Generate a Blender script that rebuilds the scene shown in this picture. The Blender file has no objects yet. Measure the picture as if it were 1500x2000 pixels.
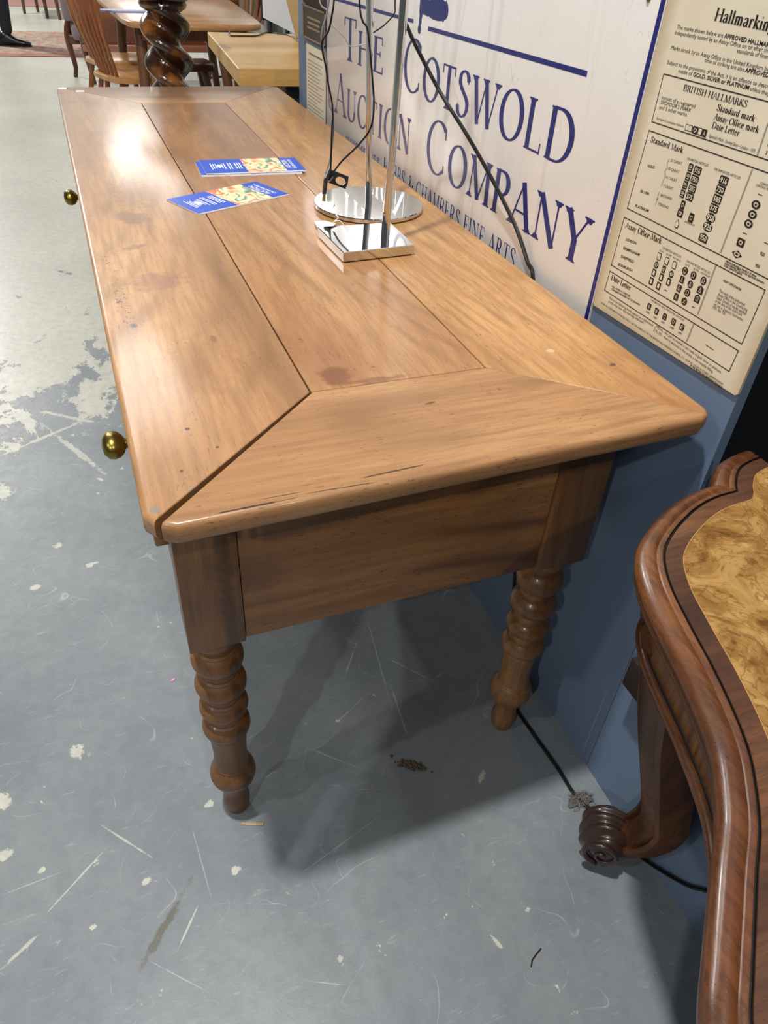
import bpy, bmesh, math, random
from mathutils import Vector, Matrix, Euler
random.seed(7)
PI = math.pi
S = bpy.context.scene
C = S.collection

# ------------------------------------------------------------------ camera
cam_d = bpy.data.cameras.new('camera'); cam = bpy.data.objects.new('camera', cam_d); C.objects.link(cam)
cam.location = (0.0006, -0.5323, 1.1977)
cam.rotation_euler = (0.8869, -0.0545, -0.3663)
cam_d.sensor_fit = 'VERTICAL'; cam_d.sensor_height = 24.0
cam_d.lens = 24.0 * 1424.53 / 2000.0
cam_d.clip_start = 0.02; cam_d.clip_end = 80
S.camera = cam
S.view_settings.view_transform = 'Standard'; S.view_settings.look = 'None'
S.view_settings.gamma = 1.0; S.view_settings.use_curve_mapping = False
S.view_settings.exposure = 0.0

# ------------------------------------------------------------------ world and lamps
wd = bpy.data.worlds.new('hall_light'); S.world = wd; wd.use_nodes = True
wd.node_tree.nodes['Background'].inputs[0].default_value = (0.93, 0.97, 1.0, 1)
wd.node_tree.nodes['Background'].inputs[1].default_value = 0.10

def lamp(name, loc, power, radius, col=(1, .985, .955)):
    d = bpy.data.lights.new(name, 'POINT'); d.energy = power; d.shadow_soft_size = radius; d.color = col
    o = bpy.data.objects.new(name, d); o.location = loc; C.objects.link(o); return o
lamp('ceiling_lamp_overhead', (-0.36, 0.03, 3.6), 345, .07)
lamp('ceiling_lamp_aisle', (-2.5, -0.35, 3.0), 60, .05)
lamp('ceiling_lamp_behind', (0.15, -2.6, 3.4), 95, .04)
lamp('ceiling_lamp_side', (-2.0, -2.2, 3.1), 120, .05)
lamp('ceiling_lamp_mid', (-0.36, 4.15, 3.5), 90, .45)
lamp('ceiling_lamp_far', (-1.9, 6.6, 3.6), 170, .3)
lamp('ceiling_lamp_right', (2.6, 4.0, 3.4), 120, .12)
lamp('ceiling_lamp_end', (-2.2, 10.5, 3.8), 700, .15)
lamp('ceiling_lamp_end_left', (1.0, 15.0, 4.6), 260, .9)

# ------------------------------------------------------------------ material helpers
def lin(c):
    if isinstance(c, str): c = [int(c[i:i+2], 16)/255 for i in (0, 2, 4)]
    return tuple(((x/12.92) if x <= .04045 else ((x+.055)/1.055)**2.4) for x in c) + (1.0,)

class NT:
    def __init__(s, name, rough=.5, spec=.5, metal=0.0, coat=0.0, coat_rough=.1):
        s.m = bpy.data.materials.new(name); s.m.use_nodes = True
        s.t = s.m.node_tree; s.b = s.t.nodes['Principled BSDF']
        s.b.inputs['Roughness'].default_value = rough; s.b.inputs['Metallic'].default_value = metal
        s.b.inputs['Specular IOR Level'].default_value = spec
        s.b.inputs['Coat Weight'].default_value = coat; s.b.inputs['Coat Roughness'].default_value = coat_rough
    def n(s, k): return s.t.nodes.new(k)
    def link(s, a, b):
        if isinstance(a, (int, float)): b.default_value = a
        elif isinstance(a, tuple): b.default_value = a
        else: s.t.links.new(a, b)
    def co(s, which='Object'):
        return s.n('ShaderNodeTexCoord').outputs[which]
    def pos(s): return s.n('ShaderNodeNewGeometry').outputs['Position']
    def map(s, v, loc=(0,0,0), rot=(0,0,0), sc=(1,1,1), kind='POINT'):
        n = s.n('ShaderNodeMapping'); n.vector_type = kind; s.link(v, n.inputs[0])
        n.inputs['Location'].default_value = loc; n.inputs['Rotation'].default_value = rot; n.inputs['Scale'].default_value = sc
        return n.outputs[0]
    def noise(s, v, sc, det=3, rough=.5, dist=0.0, col=False):
        n = s.n('ShaderNodeTexNoise'); s.link(v, n.inputs['Vector'])
        n.inputs['Scale'].default_value = sc; n.inputs['Detail'].default_value = det
        n.inputs['Roughness'].default_value = rough; n.inputs['Distortion'].default_value = dist
        return n.outputs['Color' if col else 'Fac']
    def voro(s, v, sc, feature='F1', rnd=1.0):
        n = s.n('ShaderNodeTexVoronoi'); n.feature = feature; s.link(v, n.inputs['Vector'])
        n.inputs['Scale'].default_value = sc; n.inputs['Randomness'].default_value = rnd
        return n.outputs['Distance']
    def math(s, op, a, b=0.0, c=None, clamp=False):
        n = s.n('ShaderNodeMath'); n.operation = op; n.use_clamp = clamp
        s.link(a, n.inputs[0]); s.link(b, n.inputs[1])
        if c is not None: s.link(c, n.inputs[2])
        return n.outputs[0]
    def vmath(s, op, a, b=(0,0,0)):
        n = s.n('ShaderNodeVectorMath'); n.operation = op; s.link(a, n.inputs[0]); s.link(b, n.inputs[1])
        return n.outputs['Value' if op in ('LENGTH', 'DOT_PRODUCT') else 'Vector']
    def step(s, f, a, b, lo=0.0, hi=1.0):
        n = s.n('ShaderNodeMapRange'); s.link(f, n.inputs[0]); n.interpolation_type = 'SMOOTHSTEP'
        for i, x in zip((1, 2, 3, 4), (a, b, lo, hi)): n.inputs[i].default_value = x
        return n.outputs[0]
    def ramp(s, f, stops):
        n = s.n('ShaderNodeValToRGB'); s.link(f, n.inputs[0]); e = n.color_ramp.elements
        while len(e) < len(stops): e.new(.5)
        for x, (p, c) in zip(e, stops): x.position = p; x.color = lin(c)
        return n.outputs[0]
    def mix(s, f, a, b, mode='MIX'):
        n = s.n('ShaderNodeMixRGB'); n.blend_type = mode
        s.link(f, n.inputs[0]); s.link(a, n.inputs[1]); s.link(b, n.inputs[2])
        return n.outputs[0]
    def sep(s, v):
        n = s.n('ShaderNodeSeparateXYZ'); s.link(v, n.inputs[0]); return n.outputs
    def mark(s, v, cx, cy, rx, ry, rot=0.0, wob=.35, soft=.3, z=None, nz=None):
        """mask of a worn or stained patch: an ellipse with a ragged rim"""
        p = s.map(v, (cx, cy, z or 0), (0, 0, rot), (rx, ry, 1e6 if z is None else rx), 'TEXTURE')
        l = s.vmath('LENGTH', p)
        l = s.math('ADD', l, s.math('MULTIPLY', s.math('SUBTRACT', nz, .5), wob*2))
        return s.step(l, 1.0-soft, 1.0, 1.0, 0.0)
    def color(s, c): s.link(c, s.b.inputs['Base Color']); return s
    def bump(s, h, strength=.3, dist=.002):
        n = s.n('ShaderNodeBump'); s.link(h, n.inputs['Height']); n.inputs['Strength'].default_value = strength
        n.inputs['Distance'].default_value = dist; s.link(n.outputs[0], s.b.inputs['Normal']); return s
    def rough(s, f): s.link(f, s.b.inputs['Roughness']); return s

def plain(name, c, rough=.5, metal=0.0, spec=.5, coat=0.0, var=.06, sc=12):
    t = NT(name, rough, spec, metal, coat)
    f = t.noise(t.co(), sc, 3)
    a = lin(c); t.color(t.mix(f, tuple(x*(1-var*2) for x in a[:3])+(1,), tuple(min(1, x*(1+var*2)) for x in a[:3])+(1,)))
    return t.m

def wood(name, axis, cols, rough=.35, coat=0.0, seed=0.0, scale=1.0, pores=.35, rings=.3, stain=None, stain_amt=.5, marks=(), extra=None, spec=.5, fibre=.5):
    """cols: dark, mid, light"""
    t = NT(name, rough, spec, 0, coat, .15)
    o = t.co()
    v0 = t.map(o, (seed, seed*1.7, seed*.6))
    sq = {'x': (.13, 1, 1), 'y': (1, .13, 1), 'z': (1, 1, .13)}[axis]
    v = t.map(v0, (0,0,0), (0,0,0), tuple(a*scale for a in sq))
    big = t.noise(v, 5.5, 3, .55, .5)
    base = t.ramp(big, [(.28, cols[0]), (.5, cols[1]), (.72, cols[2])])
    rn = t.noise(v, 2.6, 1.5, .45, .3)
    r = t.math('FRACT', t.math('MULTIPLY', rn, 26))
    r = t.math('ABSOLUTE', t.math('SUBTRACT', r, .5))
    rl = t.step(r, 0.0, .30, 1.0, 0.0)
    rl = t.math('MULTIPLY', rl, t.step(t.noise(v0, 6.5, 2, .5), .36, .62, .15, 1))
    base = t.mix(t.math('MULTIPLY', rl, rings*1.7), base, tuple(x*.75 for x in lin(cols[0])[:3])+(1,))
    fib = t.noise(t.map(v, (0,0,0), (0,0,0), tuple(.6 if a < 1 else 1 for a in sq)), 120, 5, .7)
    base = t.mix(t.step(fib, .38, .66, .0, fibre), base, lin(cols[0]))
    wide = t.noise(v0, 3.0, 3, .6)
    if stain: base = t.mix(t.step(wide, .5, .78, 0, stain_amt), base, lin(stain))
    po = t.noise(t.map(v0, (0,0,0), (0,0,0), tuple((.22 if a < 1 else 1)*scale for a in sq)), 420, 2, .5)
    pm = t.math('MULTIPLY', t.step(po, .635, .70, 0, min(1, pores*1.6)), t.step(t.noise(v0, 16, 3, .6), .42, .6, .25, 1))
    dk = tuple(x*.28 for x in lin(cols[0])[:3]) + (1,)
    base = t.mix(pm, base, dk)
    hgt = t.math('SUBTRACT', fib, t.math('MULTIPLY', pm, 1.5))
    nz = t.noise(v0, 70, 3, .6)
    for (cx, cy, rx, ry, rot, col, amt, wob) in marks:
        mk = t.mark(o, cx, cy, rx, ry, rot, wob, .5, nz=nz)
        base = t.mix(t.math('MULTIPLY', mk, amt), base, lin(col))
    if extra: base = extra(t, o, base)
    t.color(base)
    t.rough(t.math('ADD', t.math('MULTIPLY', t.noise(v0, 14, 4, .6), .22), rough-.11))
    t.bump(hgt, .16, .0012)
    return t.m

# ------------------------------------------------------------------ object helpers
def tag(o, label=None, cat=None, group=None, kind=None):
    if label: o['label'] = label
    if cat: o['category'] = cat
    if group: o['group'] = group
    if kind: o['kind'] = kind
    return o
def thing(name, loc, label, cat, group=None):
    o = bpy.data.objects.new(name, None); o.location = loc; o.empty_display_size = .05; C.objects.link(o)
    return tag(o, label, cat, group)
def world_loc(p):
    v = Vector((0, 0, 0))
    while p: v += p.location; p = p.parent
    return v
class MB:
    def __init__(s): s.v = []; s.f = []; s.mi = []; s.cur = 0
    def add(s, vs, fs):
        b = len(s.v); s.v += [tuple(x) for x in vs]; s.f += [tuple(b+i for i in q) for q in fs]; s.mi += [s.cur]*len(fs); return s
    def box(s, x0, y0, z0, x1, y1, z1, bev=0.0):
        if bev:
            bm = bmesh.new(); bmesh.ops.create_cube(bm, size=1)
            for q in bm.verts: q.co = Vector(((x0+x1)/2 + q.co.x*(x1-x0), (y0+y1)/2 + q.co.y*(y1-y0), (z0+z1)/2 + q.co.z*(z1-z0)))
            bmesh.ops.bevel(bm, geom=bm.edges[:], offset=bev, segments=2, affect='EDGES', profile=.5)
            bm.verts.ensure_lookup_table(); bm.verts.index_update()
            s.add([q.co[:] for q in bm.verts], [[q.index for q in f.verts] for f in bm.faces]); bm.free(); return s
        v = [(x, y, z) for x in (x0, x1) for y in (y0, y1) for z in (z0, z1)]
        return s.add(v, [(0,1,3,2), (4,6,7,5), (0,4,5,1), (2,3,7,6), (0,2,6,4), (1,5,7,3)])
    def prism(s, poly, z0, z1, axis='z'):
        n = len(poly); mk = {'z': lambda p, h: (p[0], p[1], h), 'x': lambda p, h: (h, p[0], p[1]), 'y': lambda p, h: (p[0], h, p[1])}[axis]
        vs = [mk(p, z0) for p in poly] + [mk(p, z1) for p in poly]
        return s.add(vs, [tuple(range(n))[::-1], tuple(range(n, 2*n))] + [(i, (i+1) % n, n+(i+1) % n, n+i) for i in range(n)])
    def rings(s, rs, close=True, cap=True):
        n = len(rs[0]); vs = [p for r in rs for p in r]; fs = []
        for k in range(len(rs)-1):
            for i in range(n if close else n-1): fs.append((k*n+i, k*n+(i+1) % n, (k+1)*n+(i+1) % n, (k+1)*n+i))
        if cap and close: fs.append(tuple(range(n))[::-1]); fs.append(tuple((len(rs)-1)*n+i for i in range(n)))
        return s.add(vs, fs)
    def lathe(s, prof, cx, cy, n=40, z0=0.0):
        return s.rings([[(cx+r*math.cos(2*PI*i/n), cy+r*math.sin(2*PI*i/n), z0+z) for i in range(n)] for r, z in prof])
    def tube(s, pts, r, n=10, rr=None):
        pts = [Vector(p) for p in pts]; rs = []; up = Vector((0.13, .29, .95)).normalized(); m = len(pts)
        for i, p in enumerate(pts):
            d = (pts[min(i+1, m-1)] - pts[max(i-1, 0)]).normalized()
            if i == 0:
                a = d.cross(up)
                if a.length < .1: a = d.cross(Vector((1, 0, 0)))
                a.normalize()
            else: a = (a - d*a.dot(d)).normalized()
            b = d.cross(a); q = rr[i] if rr else r
            if isinstance(q, tuple): qa, qb = q
            else: qa = qb = q
            rs.append([p + a*qa*math.cos(2*PI*k/n) + b*qb*math.sin(2*PI*k/n) for k in range(n)])
        return s.rings(rs)
    def build(s, name, mats, parent=None, smooth=35, flip=False):
        me = bpy.data.meshes.new(name); off = world_loc(parent) if parent else Vector((0, 0, 0))
        me.from_pydata([tuple(Vector(p) - off) for p in s.v], [], s.f)
        if not isinstance(mats, (list, tuple)): mats = [mats]
        for q in mats: me.materials.append(q)
        if len(mats) > 1: me.polygons.foreach_set('material_index', s.mi)
        bm = bmesh.new(); bm.from_mesh(me); bmesh.ops.recalc_face_normals(bm, faces=bm.faces); bm.to_mesh(me); bm.free()
        if smooth:
            me.polygons.foreach_set('use_smooth', [True]*len(me.polygons)); me.set_sharp_from_angle(angle=math.radians(smooth))
        me.update(); o = bpy.data.objects.new(name, me); C.objects.link(o)
        if parent: o.parent = parent
        return o
def catmull(P, n=8, closed=False):
    P = [Vector(p) for p in P]; out = []; m = len(P)
    for i in range(m if closed else m-1):
        a = P[i-1] if (closed or i > 0) else P[0]*2-P[1]; b = P[i]; c = P[(i+1) % m]
        d = P[(i+2) % m] if (closed or i+2 < m) else P[-1]*2-P[-2]
        for k in range(n):
            t = k/n; out.append(.5*((2*b) + (c-a)*t + (2*a-5*b+4*c-d)*t*t + (3*b-a-3*c+d)*t**3))
    if not closed: out.append(P[-1])
    return out
def struct(o): o['kind'] = 'structure'; return o
def copy_tree(o, parent=None, d=None):
    c = o.copy(); C.objects.link(c)
    if parent: c.parent = parent
    for ch in list(o.children): copy_tree(ch, c)
    if d is not None: c.location = d
    return c

# ------------------------------------------------------------------ floor
def floor_mat():
    t = NT('worn_painted_concrete', .42, .5)
    p = t.pos(); xyz = t.sep(p); y = xyz[1]
    flat = t.map(p, sc=(1, 1, 0))
    stretch = t.map(flat, sc=(1.25, .8, 0))
    cloud = t.noise(flat, 1.6, 5, .6)
    fine = t.noise(flat, 38, 6, .7)
    conc = t.ramp(cloud, [(.3, 'b9bbb0'), (.5, 'c9cabf'), (.7, 'd6d7cc')])
    conc = t.mix(t.step(t.noise(flat, 9, 4, .6), .5, .75, 0, .35), conc, lin('a9aba2'))
    paint = t.ramp(t.noise(flat, 3.2, 5, .6), [(.3, '787e83'), (.5, '868c90'), (.7, '929699')])
    # bare concrete takes over along the aisle
    bias = t.n('ShaderNodeValToRGB'); e = bias.color_ramp.elements
    while len(e) < 7: e.new(.5)
    for q, (a, b) in zip(e, [(0, 0.0), (.08, .05), (.13, .30), (.17, .46), (.22, .60), (.40, .66), (.75, .78)]):
        q.position = a; q.color = (b, b, b, 1)
    xs = t.math('MULTIPLY', xyz[0], -.35)
    t.link(t.math('DIVIDE', t.math('ADD', y, xs), 9.0), bias.inputs[0])
    wear = t.noise(stretch, 5.5, 11, .72, .2)
    edge = t.math('ADD', t.math('SUBTRACT', wear, .5), t.math('SUBTRACT', bias.outputs[0], .5))
    mask = t.step(edge, -.012, .018)
    chips = t.step(t.noise(flat, 26, 5, .6, .3), .675, .70)
    chips = t.math('MULTIPLY', chips, t.step(t.noise(flat, 3.1, 3, .5), .42, .62))
    mask = t.math('MAXIMUM', mask, chips)
    nz = t.noise(flat, 75, 6, .75)
    nz2 = t.noise(flat, 28, 5, .75)
    for cx, cy, L, r, w in [(-.128, .149, .069, -.858, .0022), (-.196, .111, .063, .675, .0018), (-.283, .028, .033, .539, .0042), (-.05, -.02, .045, .933, .0022),
                            (-.148, 1.51, .127, -.62, .011), (-.143, 1.333, .171, -1.11, .012), (-.081, 1.63, .09, .19, .014), (-.22, 1.42, .16, .5, .01)]:
        mask = t.math('MAXIMUM', mask, t.math('MULTIPLY', t.mark(flat, cx, cy, L, w*.8, r, 1.6, .5, nz=nz2), .85))
    for cx, cy, r1, r2 in [(-.19, .342, .012, .018), (-.312, .284, .013, .02), (-.307, .185, .013, .01), (-.102, .068, .01, .005), (-.184, .027, .006, .005), (.034, .038, .009, .006),
                           (.016, .164, .009, .007), (-.254, .14, .006, .005), (.382, -.2, .003, .012), (-.33, 1.189, .03, .05), (-.2, .93, .012, .01), (-.13, .84, .016, .008), (-.25, .80, .012, .01)]:
        mask = t.math('MAXIMUM', mask, t.mark(flat, cx, cy, r1, r2, .3, 1.6, .3, nz=nz))
    c = t.mix(mask, paint, t.mix(.35, conc, lin('d8d2bd')))
    # scratches: thin level lines of a slow noise, and straight scuffs
    for sc, amt, seed in [(4.3, .38, 0), (7.7, .3, 3.3)]:
        nn = t.noise(t.map(flat, (seed, seed, 0)), sc, 2, .4, .2)
        ln = t.step(t.math('ABSOLUTE', t.math('SUBTRACT', nn, .5)), .0, .0022, 1, 0)
        ln = t.math('MULTIPLY', ln, t.step(t.noise(flat, 15+seed, 3), .48, .6))
        c = t.mix(t.math('MULTIPLY', ln, amt), c, lin('d2d6d6'))
    for cx, cy, L, r, w in [(.402, .36, .136, -1.716, .0016), (.344, .379, .049, -2.18, .002), (.397, .236, .073, -1.675, .0018), (.243, .18, .052, -.75, .0015), (-.069, -.089, .07, -.76, .0010),
                            (.124, -.165, .037, -.44, .0009), (-.265, .124, .048, -3.07, .0012), (-.015, .068, .081, -1.495, .0009), (.2, .02, .11, .3, .0009), (.45, .33, .09, -.9, .0014), (.31, .27, .08, .5, .0012)]:
        c = t.mix(t.math('MULTIPLY', t.mark(flat, cx, cy, L, w, r, 1.5, .6, nz=nz2), .6), c, lin('c3c8c8'))
    scuff = t.math('MAXIMUM', t.step(t.noise(t.map(flat, (0,0,0), (0,0,.6), (1, 7, 1)), 16, 6, .75), .58, .72, 0, .38), t.step(t.noise(t.map(flat, (0,0,0), (0,0,-.9), (1, 12, 1)), 20, 5, .75), .62, .74, 0, .4))
    c = t.mix(scuff, c, lin('c8cccd'))
    c = t.mix(t.mark(flat, -.0855, -.0096, .075, .0085, .85, 1.3, .5, nz=nz2), c, lin('6f6b60'))
    c = t.mix(t.math('MULTIPLY', t.mark(flat, .375, .118, .03, .012, -.6, .9, .4, nz=nz), .8), c, lin('4a3a2c'))
    c = t.mix(t.step(t.noise(flat, 11, 6, .7), .64, .78, 0, .35), c, lin('5d6164'))
    c = t.mix(t.step(fine, .3, .8, 0, .3), c, lin('5f656a'))
    c = t.mix(t.step(t.noise(flat, 120, 5, .75), .6, .75, 0, .35), c, lin('b9bfc2'))
    t.color(c)
    t.rough(t.math('ADD', t.math('MULTIPLY', t.noise(flat, 22, 5, .7), .3), .25))
    t.bump(t.math('SUBTRACT', fine, t.math('MULTIPLY', mask, .5)), .35, .0015)
    return t.m
FLOOR = floor_mat()
b = MB(); b.box(-9, -4, -.06, 14, 26, 0); struct(b.build('floor', FLOOR, smooth=0))

def paint_mat():
    t = NT('dusty_blue_paint', .55, .35)
    p = t.pos()
    c = t.ramp(t.noise(p, 2.2, 4, .6), [(.3, '667891'), (.7, '71839c')])
    c = t.mix(t.step(t.noise(p, 17, 5, .7), .62, .8, 0, .18), c, lin('3f5068'))
    l = t.map(p, (0, .031, .11), (0, 0, 0), (1, .0011, .115), 'TEXTURE')
    l = t.map(l, sc=(0, 1, 1))
    c = t.mix(t.math('MULTIPLY', t.step(t.vmath('LENGTH', l), .7, 1.0, 1, 0), .45), c, lin('a9bad0'))
    t.color(c); t.bump(t.noise(p, 330, 3, .6), .12, .001)
    return t.m
BLUE = paint_mat()
BOARD_EDGE = plain('blue_board_edge', '8193ad', .5)
NEARBLACK = plain('recess_dark', '17191d', .8)  # near-black colour stands in for the shade inside the recess
b = MB(); b.box(.682, .0125, 0, .697, 1.894, 2.5); struct(b.build('wall_right', BLUE, smooth=0))
b = MB(); b.box(.682, -3.2, 0, .697, .0112, .56); struct(b.build('wall_right', BLUE, smooth=0))
b = MB(); b.box(.80, -3.2, .30, .815, .25, 2.5); o = struct(b.build('wall_recess', NEARBLACK, smooth=0))
b = MB(); b.box(-9, 17.9, 0, 14, 18, 6.5); struct(b.build('wall_back', plain('white_hall_wall', 'dfe0dc', .8, var=.02), smooth=0))

# ------------------------------------------------------------------ main table
def cracks(t, o, base):
    vd = t.voro(t.map(t.map(o, (0, 0, 0)), sc=(1, .8, 1)), 130, 'DISTANCE_TO_EDGE')
    ln = t.step(vd, .03, .07, 1, 0)
    nz = t.noise(o, 55, 3, .6)
    for cx, cy, rx, ry in [(.030, .50, .012, .16), (.022, .66, .006, .05)]:
        m = t.mark(o, cx, cy, rx, ry, 0, .9, .7, nz=nz)
        m = t.math('MULTIPLY', m, t.step(t.noise(o, 85, 3, .6), .5, .56))
        base = t.mix(t.math('MULTIPLY', t.math('MULTIPLY', ln, m), .9), base, lin('3c2413'))
    return base
TOPC = ('86603d', 'b28458', 'c89c6c')
Ms = [(.037, .425, .006, .009, 0, '4b4345', .9, .5), (.063, .156, .004, .004, 0, '40332e', .95, .5), (.087, .113, .003, .0025, 0, '3a2a22', .9, .4), (.045, .081, .003, .003, 0, '3a2c25', .8, .5),
      (.082, .868, .035, .05, .4, '7a5c48', .6, .7), (.105, 1.02, .05, .12, 0, '7d5638', .45, .8), (.088, .567, .05, .04, 0, '8a6350', .55, .8), (.13, .36, .006, .014, 0, '7b4a35', .6, .4),
      (.07, .72, .02, .012, .5, '6f5547', .5, .8), (.105, .30, .06, .10, 0, '95663f', .3, .8), (.10, 1.42, .012, .03, .3, '6b5040', .6, .7), (.05, .05, .004, .004, 0, '8c7f72', .8, .6), (.012, .028, .006, .008, 0, '857970', .8, .7)]
W_LEFT = wood('walnut_rail_left', 'y', TOPC, .44, .42, 1.3, stain='94684a', stain_amt=.6, fibre=.5, spec=.35, rings=.22, marks=Ms, extra=cracks)
W_MID = wood('walnut_panel', 'y', ('855a37', 'ae7f50', 'c29465'), .46, .42, 4.1, stain='8c5d3c', stain_amt=.6, rings=.25, fibre=.5, spec=.35,
             marks=[(.255, .225, .028, .03, .4, '774428', .8, .5), (.30, .203, .05, .008, 0, '7b4a2c', .7, .7), (.317, 1.85, .02, .015, 0, '6d4b38', .7, .6), (.35, 1.06, .09, .06, 0, '8a5a38', .35, .8)])
W_RIGHT = wood('walnut_rail_right', 'y', ('8c6238', 'b5854f', 'cb9b66'), .46, .4, 7.7, stain='9c6a40', stain_amt=.6, rings=.24, fibre=.5, spec=.35,
               marks=[(.613, .158, .008, .005, .3, '4f4038', .85, .5), (.552, .215, .008, .006, .2, 'd9b58a', .8, .3), (.61, .054, .03, .02, 0, 'a06537', .5, .7)])
W_END = wood('walnut_end_cleat', 'x', TOPC, .46, .25, 2.9, stain='9a6a44', stain_amt=.6, rings=.28, fibre=.55, spec=.35, marks=[(.34, .134, .010, .0025, .2, '5b3a28', .8, .5), (.25, .02, .05, .0015, .05, '35210f', .9, .6), (.13, .014, .03, .001, .0, '35210f', .8, .6), (.435, .141, .003, .004, 0, '7a5030', .6, .5), (.10, .006, .045, .0012, .02, '24150a', .9, .9), (.19, .009, .04, .0010, -.03, '24150a', .9, .9), (.40, .002, .006, .003, .2, '24150a', .8, .9)])
W_FAR = wood('walnut_far_cleat', 'x', TOPC, .42, .5, 6.1, rings=.2, fibre=.35, spec=.35)
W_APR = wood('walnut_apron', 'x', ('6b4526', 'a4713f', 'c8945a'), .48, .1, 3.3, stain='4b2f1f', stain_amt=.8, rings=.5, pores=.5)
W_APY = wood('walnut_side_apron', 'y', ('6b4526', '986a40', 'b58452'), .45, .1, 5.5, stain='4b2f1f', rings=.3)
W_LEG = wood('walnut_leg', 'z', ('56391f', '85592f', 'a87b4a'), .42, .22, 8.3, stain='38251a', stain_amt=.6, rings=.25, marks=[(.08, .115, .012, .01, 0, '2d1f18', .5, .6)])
DARKW = plain('dark_frame_wood', '2a1a10', .7)

table = thing('farmhouse_table', (0, 0, 0), 'long walnut table with mitred plank top and turned ringed legs, against the blue wall', 'table')
def inset_poly(poly, d):
    """poly: list of (x, y), d: inset of each edge i (from i to i+1), counter-clockwise"""
    n = len(poly); out = []
    ar = sum(poly[i][0]*poly[(i+1) % n][1]-poly[(i+1) % n][0]*poly[i][1] for i in range(n)); sg = 1 if ar > 0 else -1
    def line(i):
        a, c = Vector(poly[i]), Vector(poly[(i+1) % n]); t = (c-a).normalized(); nn = Vector((-t.y, t.x))*sg
        return a + nn*d[i], t
    for i in range(n):
        p, t = line(i-1); q, u = line(i)
        den = t.x*u.y - t.y*u.x
        if abs(den) < 1e-6: out.append((q.x, q.y)); continue
        k = ((q.x-p.x)*u.y - (q.y-p.y)*u.x)/den
        out.append((p.x+t.x*k, p.y+t.y*k))
    return out
PROF = [(.0065, .7600), (.0030, .7592), (.0008, .7570), (0, .7530), (0, .7435), (.0012, .7385), (.0045, .7345), (.010, .7320)]
def board(name, poly, outer, gap, mat):
    rs = []
    for k, (d, z) in enumerate(PROF):
        g = [d if o else gp + (.0008 if k == 0 else 0) for o, gp in zip(outer, gap)]
        rs.append([(x, y, z) for x, y in inset_poly(poly, g)])
    b = MB(); b.rings(rs); return b.build(name, mat, table, smooth=40)
e = .0129
board('top_rail', [(.010, .0095), (.2127, .1955), (.2127, 1.8415), (.012, 2.081), (0, 2.068), (0, .024)], [0, 0, 0, 1, 1, 1], [.0016, .0011, .0006, 0, 0, 0], W_LEFT)
board('end_cleat', [(.013, .0065), (.028, -.0015), (.640, e-.0005), (.6565, .0215), (.4447, .1955), (.2127, .1955)], [1, 1, 1, 0, 0, 0], [0, 0, 0, .0006, .0005, .0016], W_END)
board('top_rail', [(.6565, .0215), (.662, .032), (.662, 2.068), (.648, 2.081), (.4447, 1.8415), (.4447, .1955)], [1, 1, 1, 0, 0, 0], [0, 0, 0, .0006, .0010, .0006], W_RIGHT)
board('end_cleat', [(.2127, 1.8415), (.4447, 1.8415), (.648, 2.081), (.636, 2.093), (.026, 2.093), (.012, 2.081)], [0, 0, 1, 1, 1, 0], [.0008, .0006, 0, 0, 0, .0006], W_FAR)
board('centre_panel', [(.2127, .1955), (.4447, .1955), (.4447, 1.8415), (.2127, 1.8415)], [0, 0, 0, 0], [.0006, .0010, .0008, .0012], W_MID)
# legs: square block over a stack of turned rings
def bead(zc, h, r, neck, n=8):
    P = [(neck, zc-h/2-.0042), (neck+.0032, zc-h/2-.0022), (neck+.0032, zc-h/2-.0004)]
    P += [(neck+.0035 + (r-neck-.0035)*math.sin(PI*i/n)**.62, zc-h/2+h*i/n) for i in range(n+1)]
    return P + [(neck+.0032, zc+h/2+.0004), (neck+.0032, zc+h/2+.0022), (neck, zc+h/2+.0042)]
LP = [(.0180, 0), (.0205, .008), (.0218, .018), (.0222, .030), (.0212, .041), (.0194, .048), (.0190, .058), (.0196, .070), (.0222, .0775)] + [(.0245, .082)] + [(.0262 + .0105*math.sin(PI*i/10)**.7, .084+.050*i/10) for i in range(11)] \
   + [(.0285, .1352), (.0285, .1375), (.0272, .139), (.0264, .150), (.0260, .164), (.0264, .182), (.0276, .202), (.0290, .216), (.0298, .2215)] + bead(.240, .030, .0362, .0262)[1:] \
   + bead(.2885, .028, .0360, .0255) + [(.0262, .3125)] + bead(.3405, .034, .0370, .0250) + [(.0262, .370)] + bead(.3955, .036, .0364, .0250) + [(.0262, .421), (.0300, .432), (.0340, .4395), (.0340, .446), (.030, .4525)]
def leg(x0, x1, y0, y1, rs=1.0):
    b = MB(); b.box(x0, y0, .452, x1, y1, .7319, .0012)
    b.lathe([(r*rs, z) for r, z in LP], (x0+x1)/2, (y0+y1)/2, 44)
    return b.build('leg', W_LEG, table, 30)
YB = .1115
leg(.0245, .0975, YB, YB+.073); leg(.534, .6165, YB-.0035, YB+.0735, 1.04)
leg(.0245, .0975, 1.905, 1.978); leg(.539, .6165, 1.905, 1.978)
b = MB(); b.box(.0983, YB+.0015, .458, .5332, YB+.026, .7318, .0008); b.build('apron', W_APR, table)
b = MB(); b.box(.0983, 1.95, .458, .5382, 1.976, .7318); b.build('apron', W_APR, table)
b = MB(); b.box(.028, YB+.074, .458, .052, 1.904, .7318); b.build('apron', W_APY, table)
b = MB(); b.box(.590, YB+.0745, .458, .614, 1.904, .7318); b.build('apron', W_APY, table)
BRASS = plain('aged_brass', '8d7d3c', .3, 1.0, var=.15)
b = MB(); b.box(.0085, YB+.080, .572, .0279, 1.46, .722, .003); drw = b.build('drawer', W_APY, table)
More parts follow.
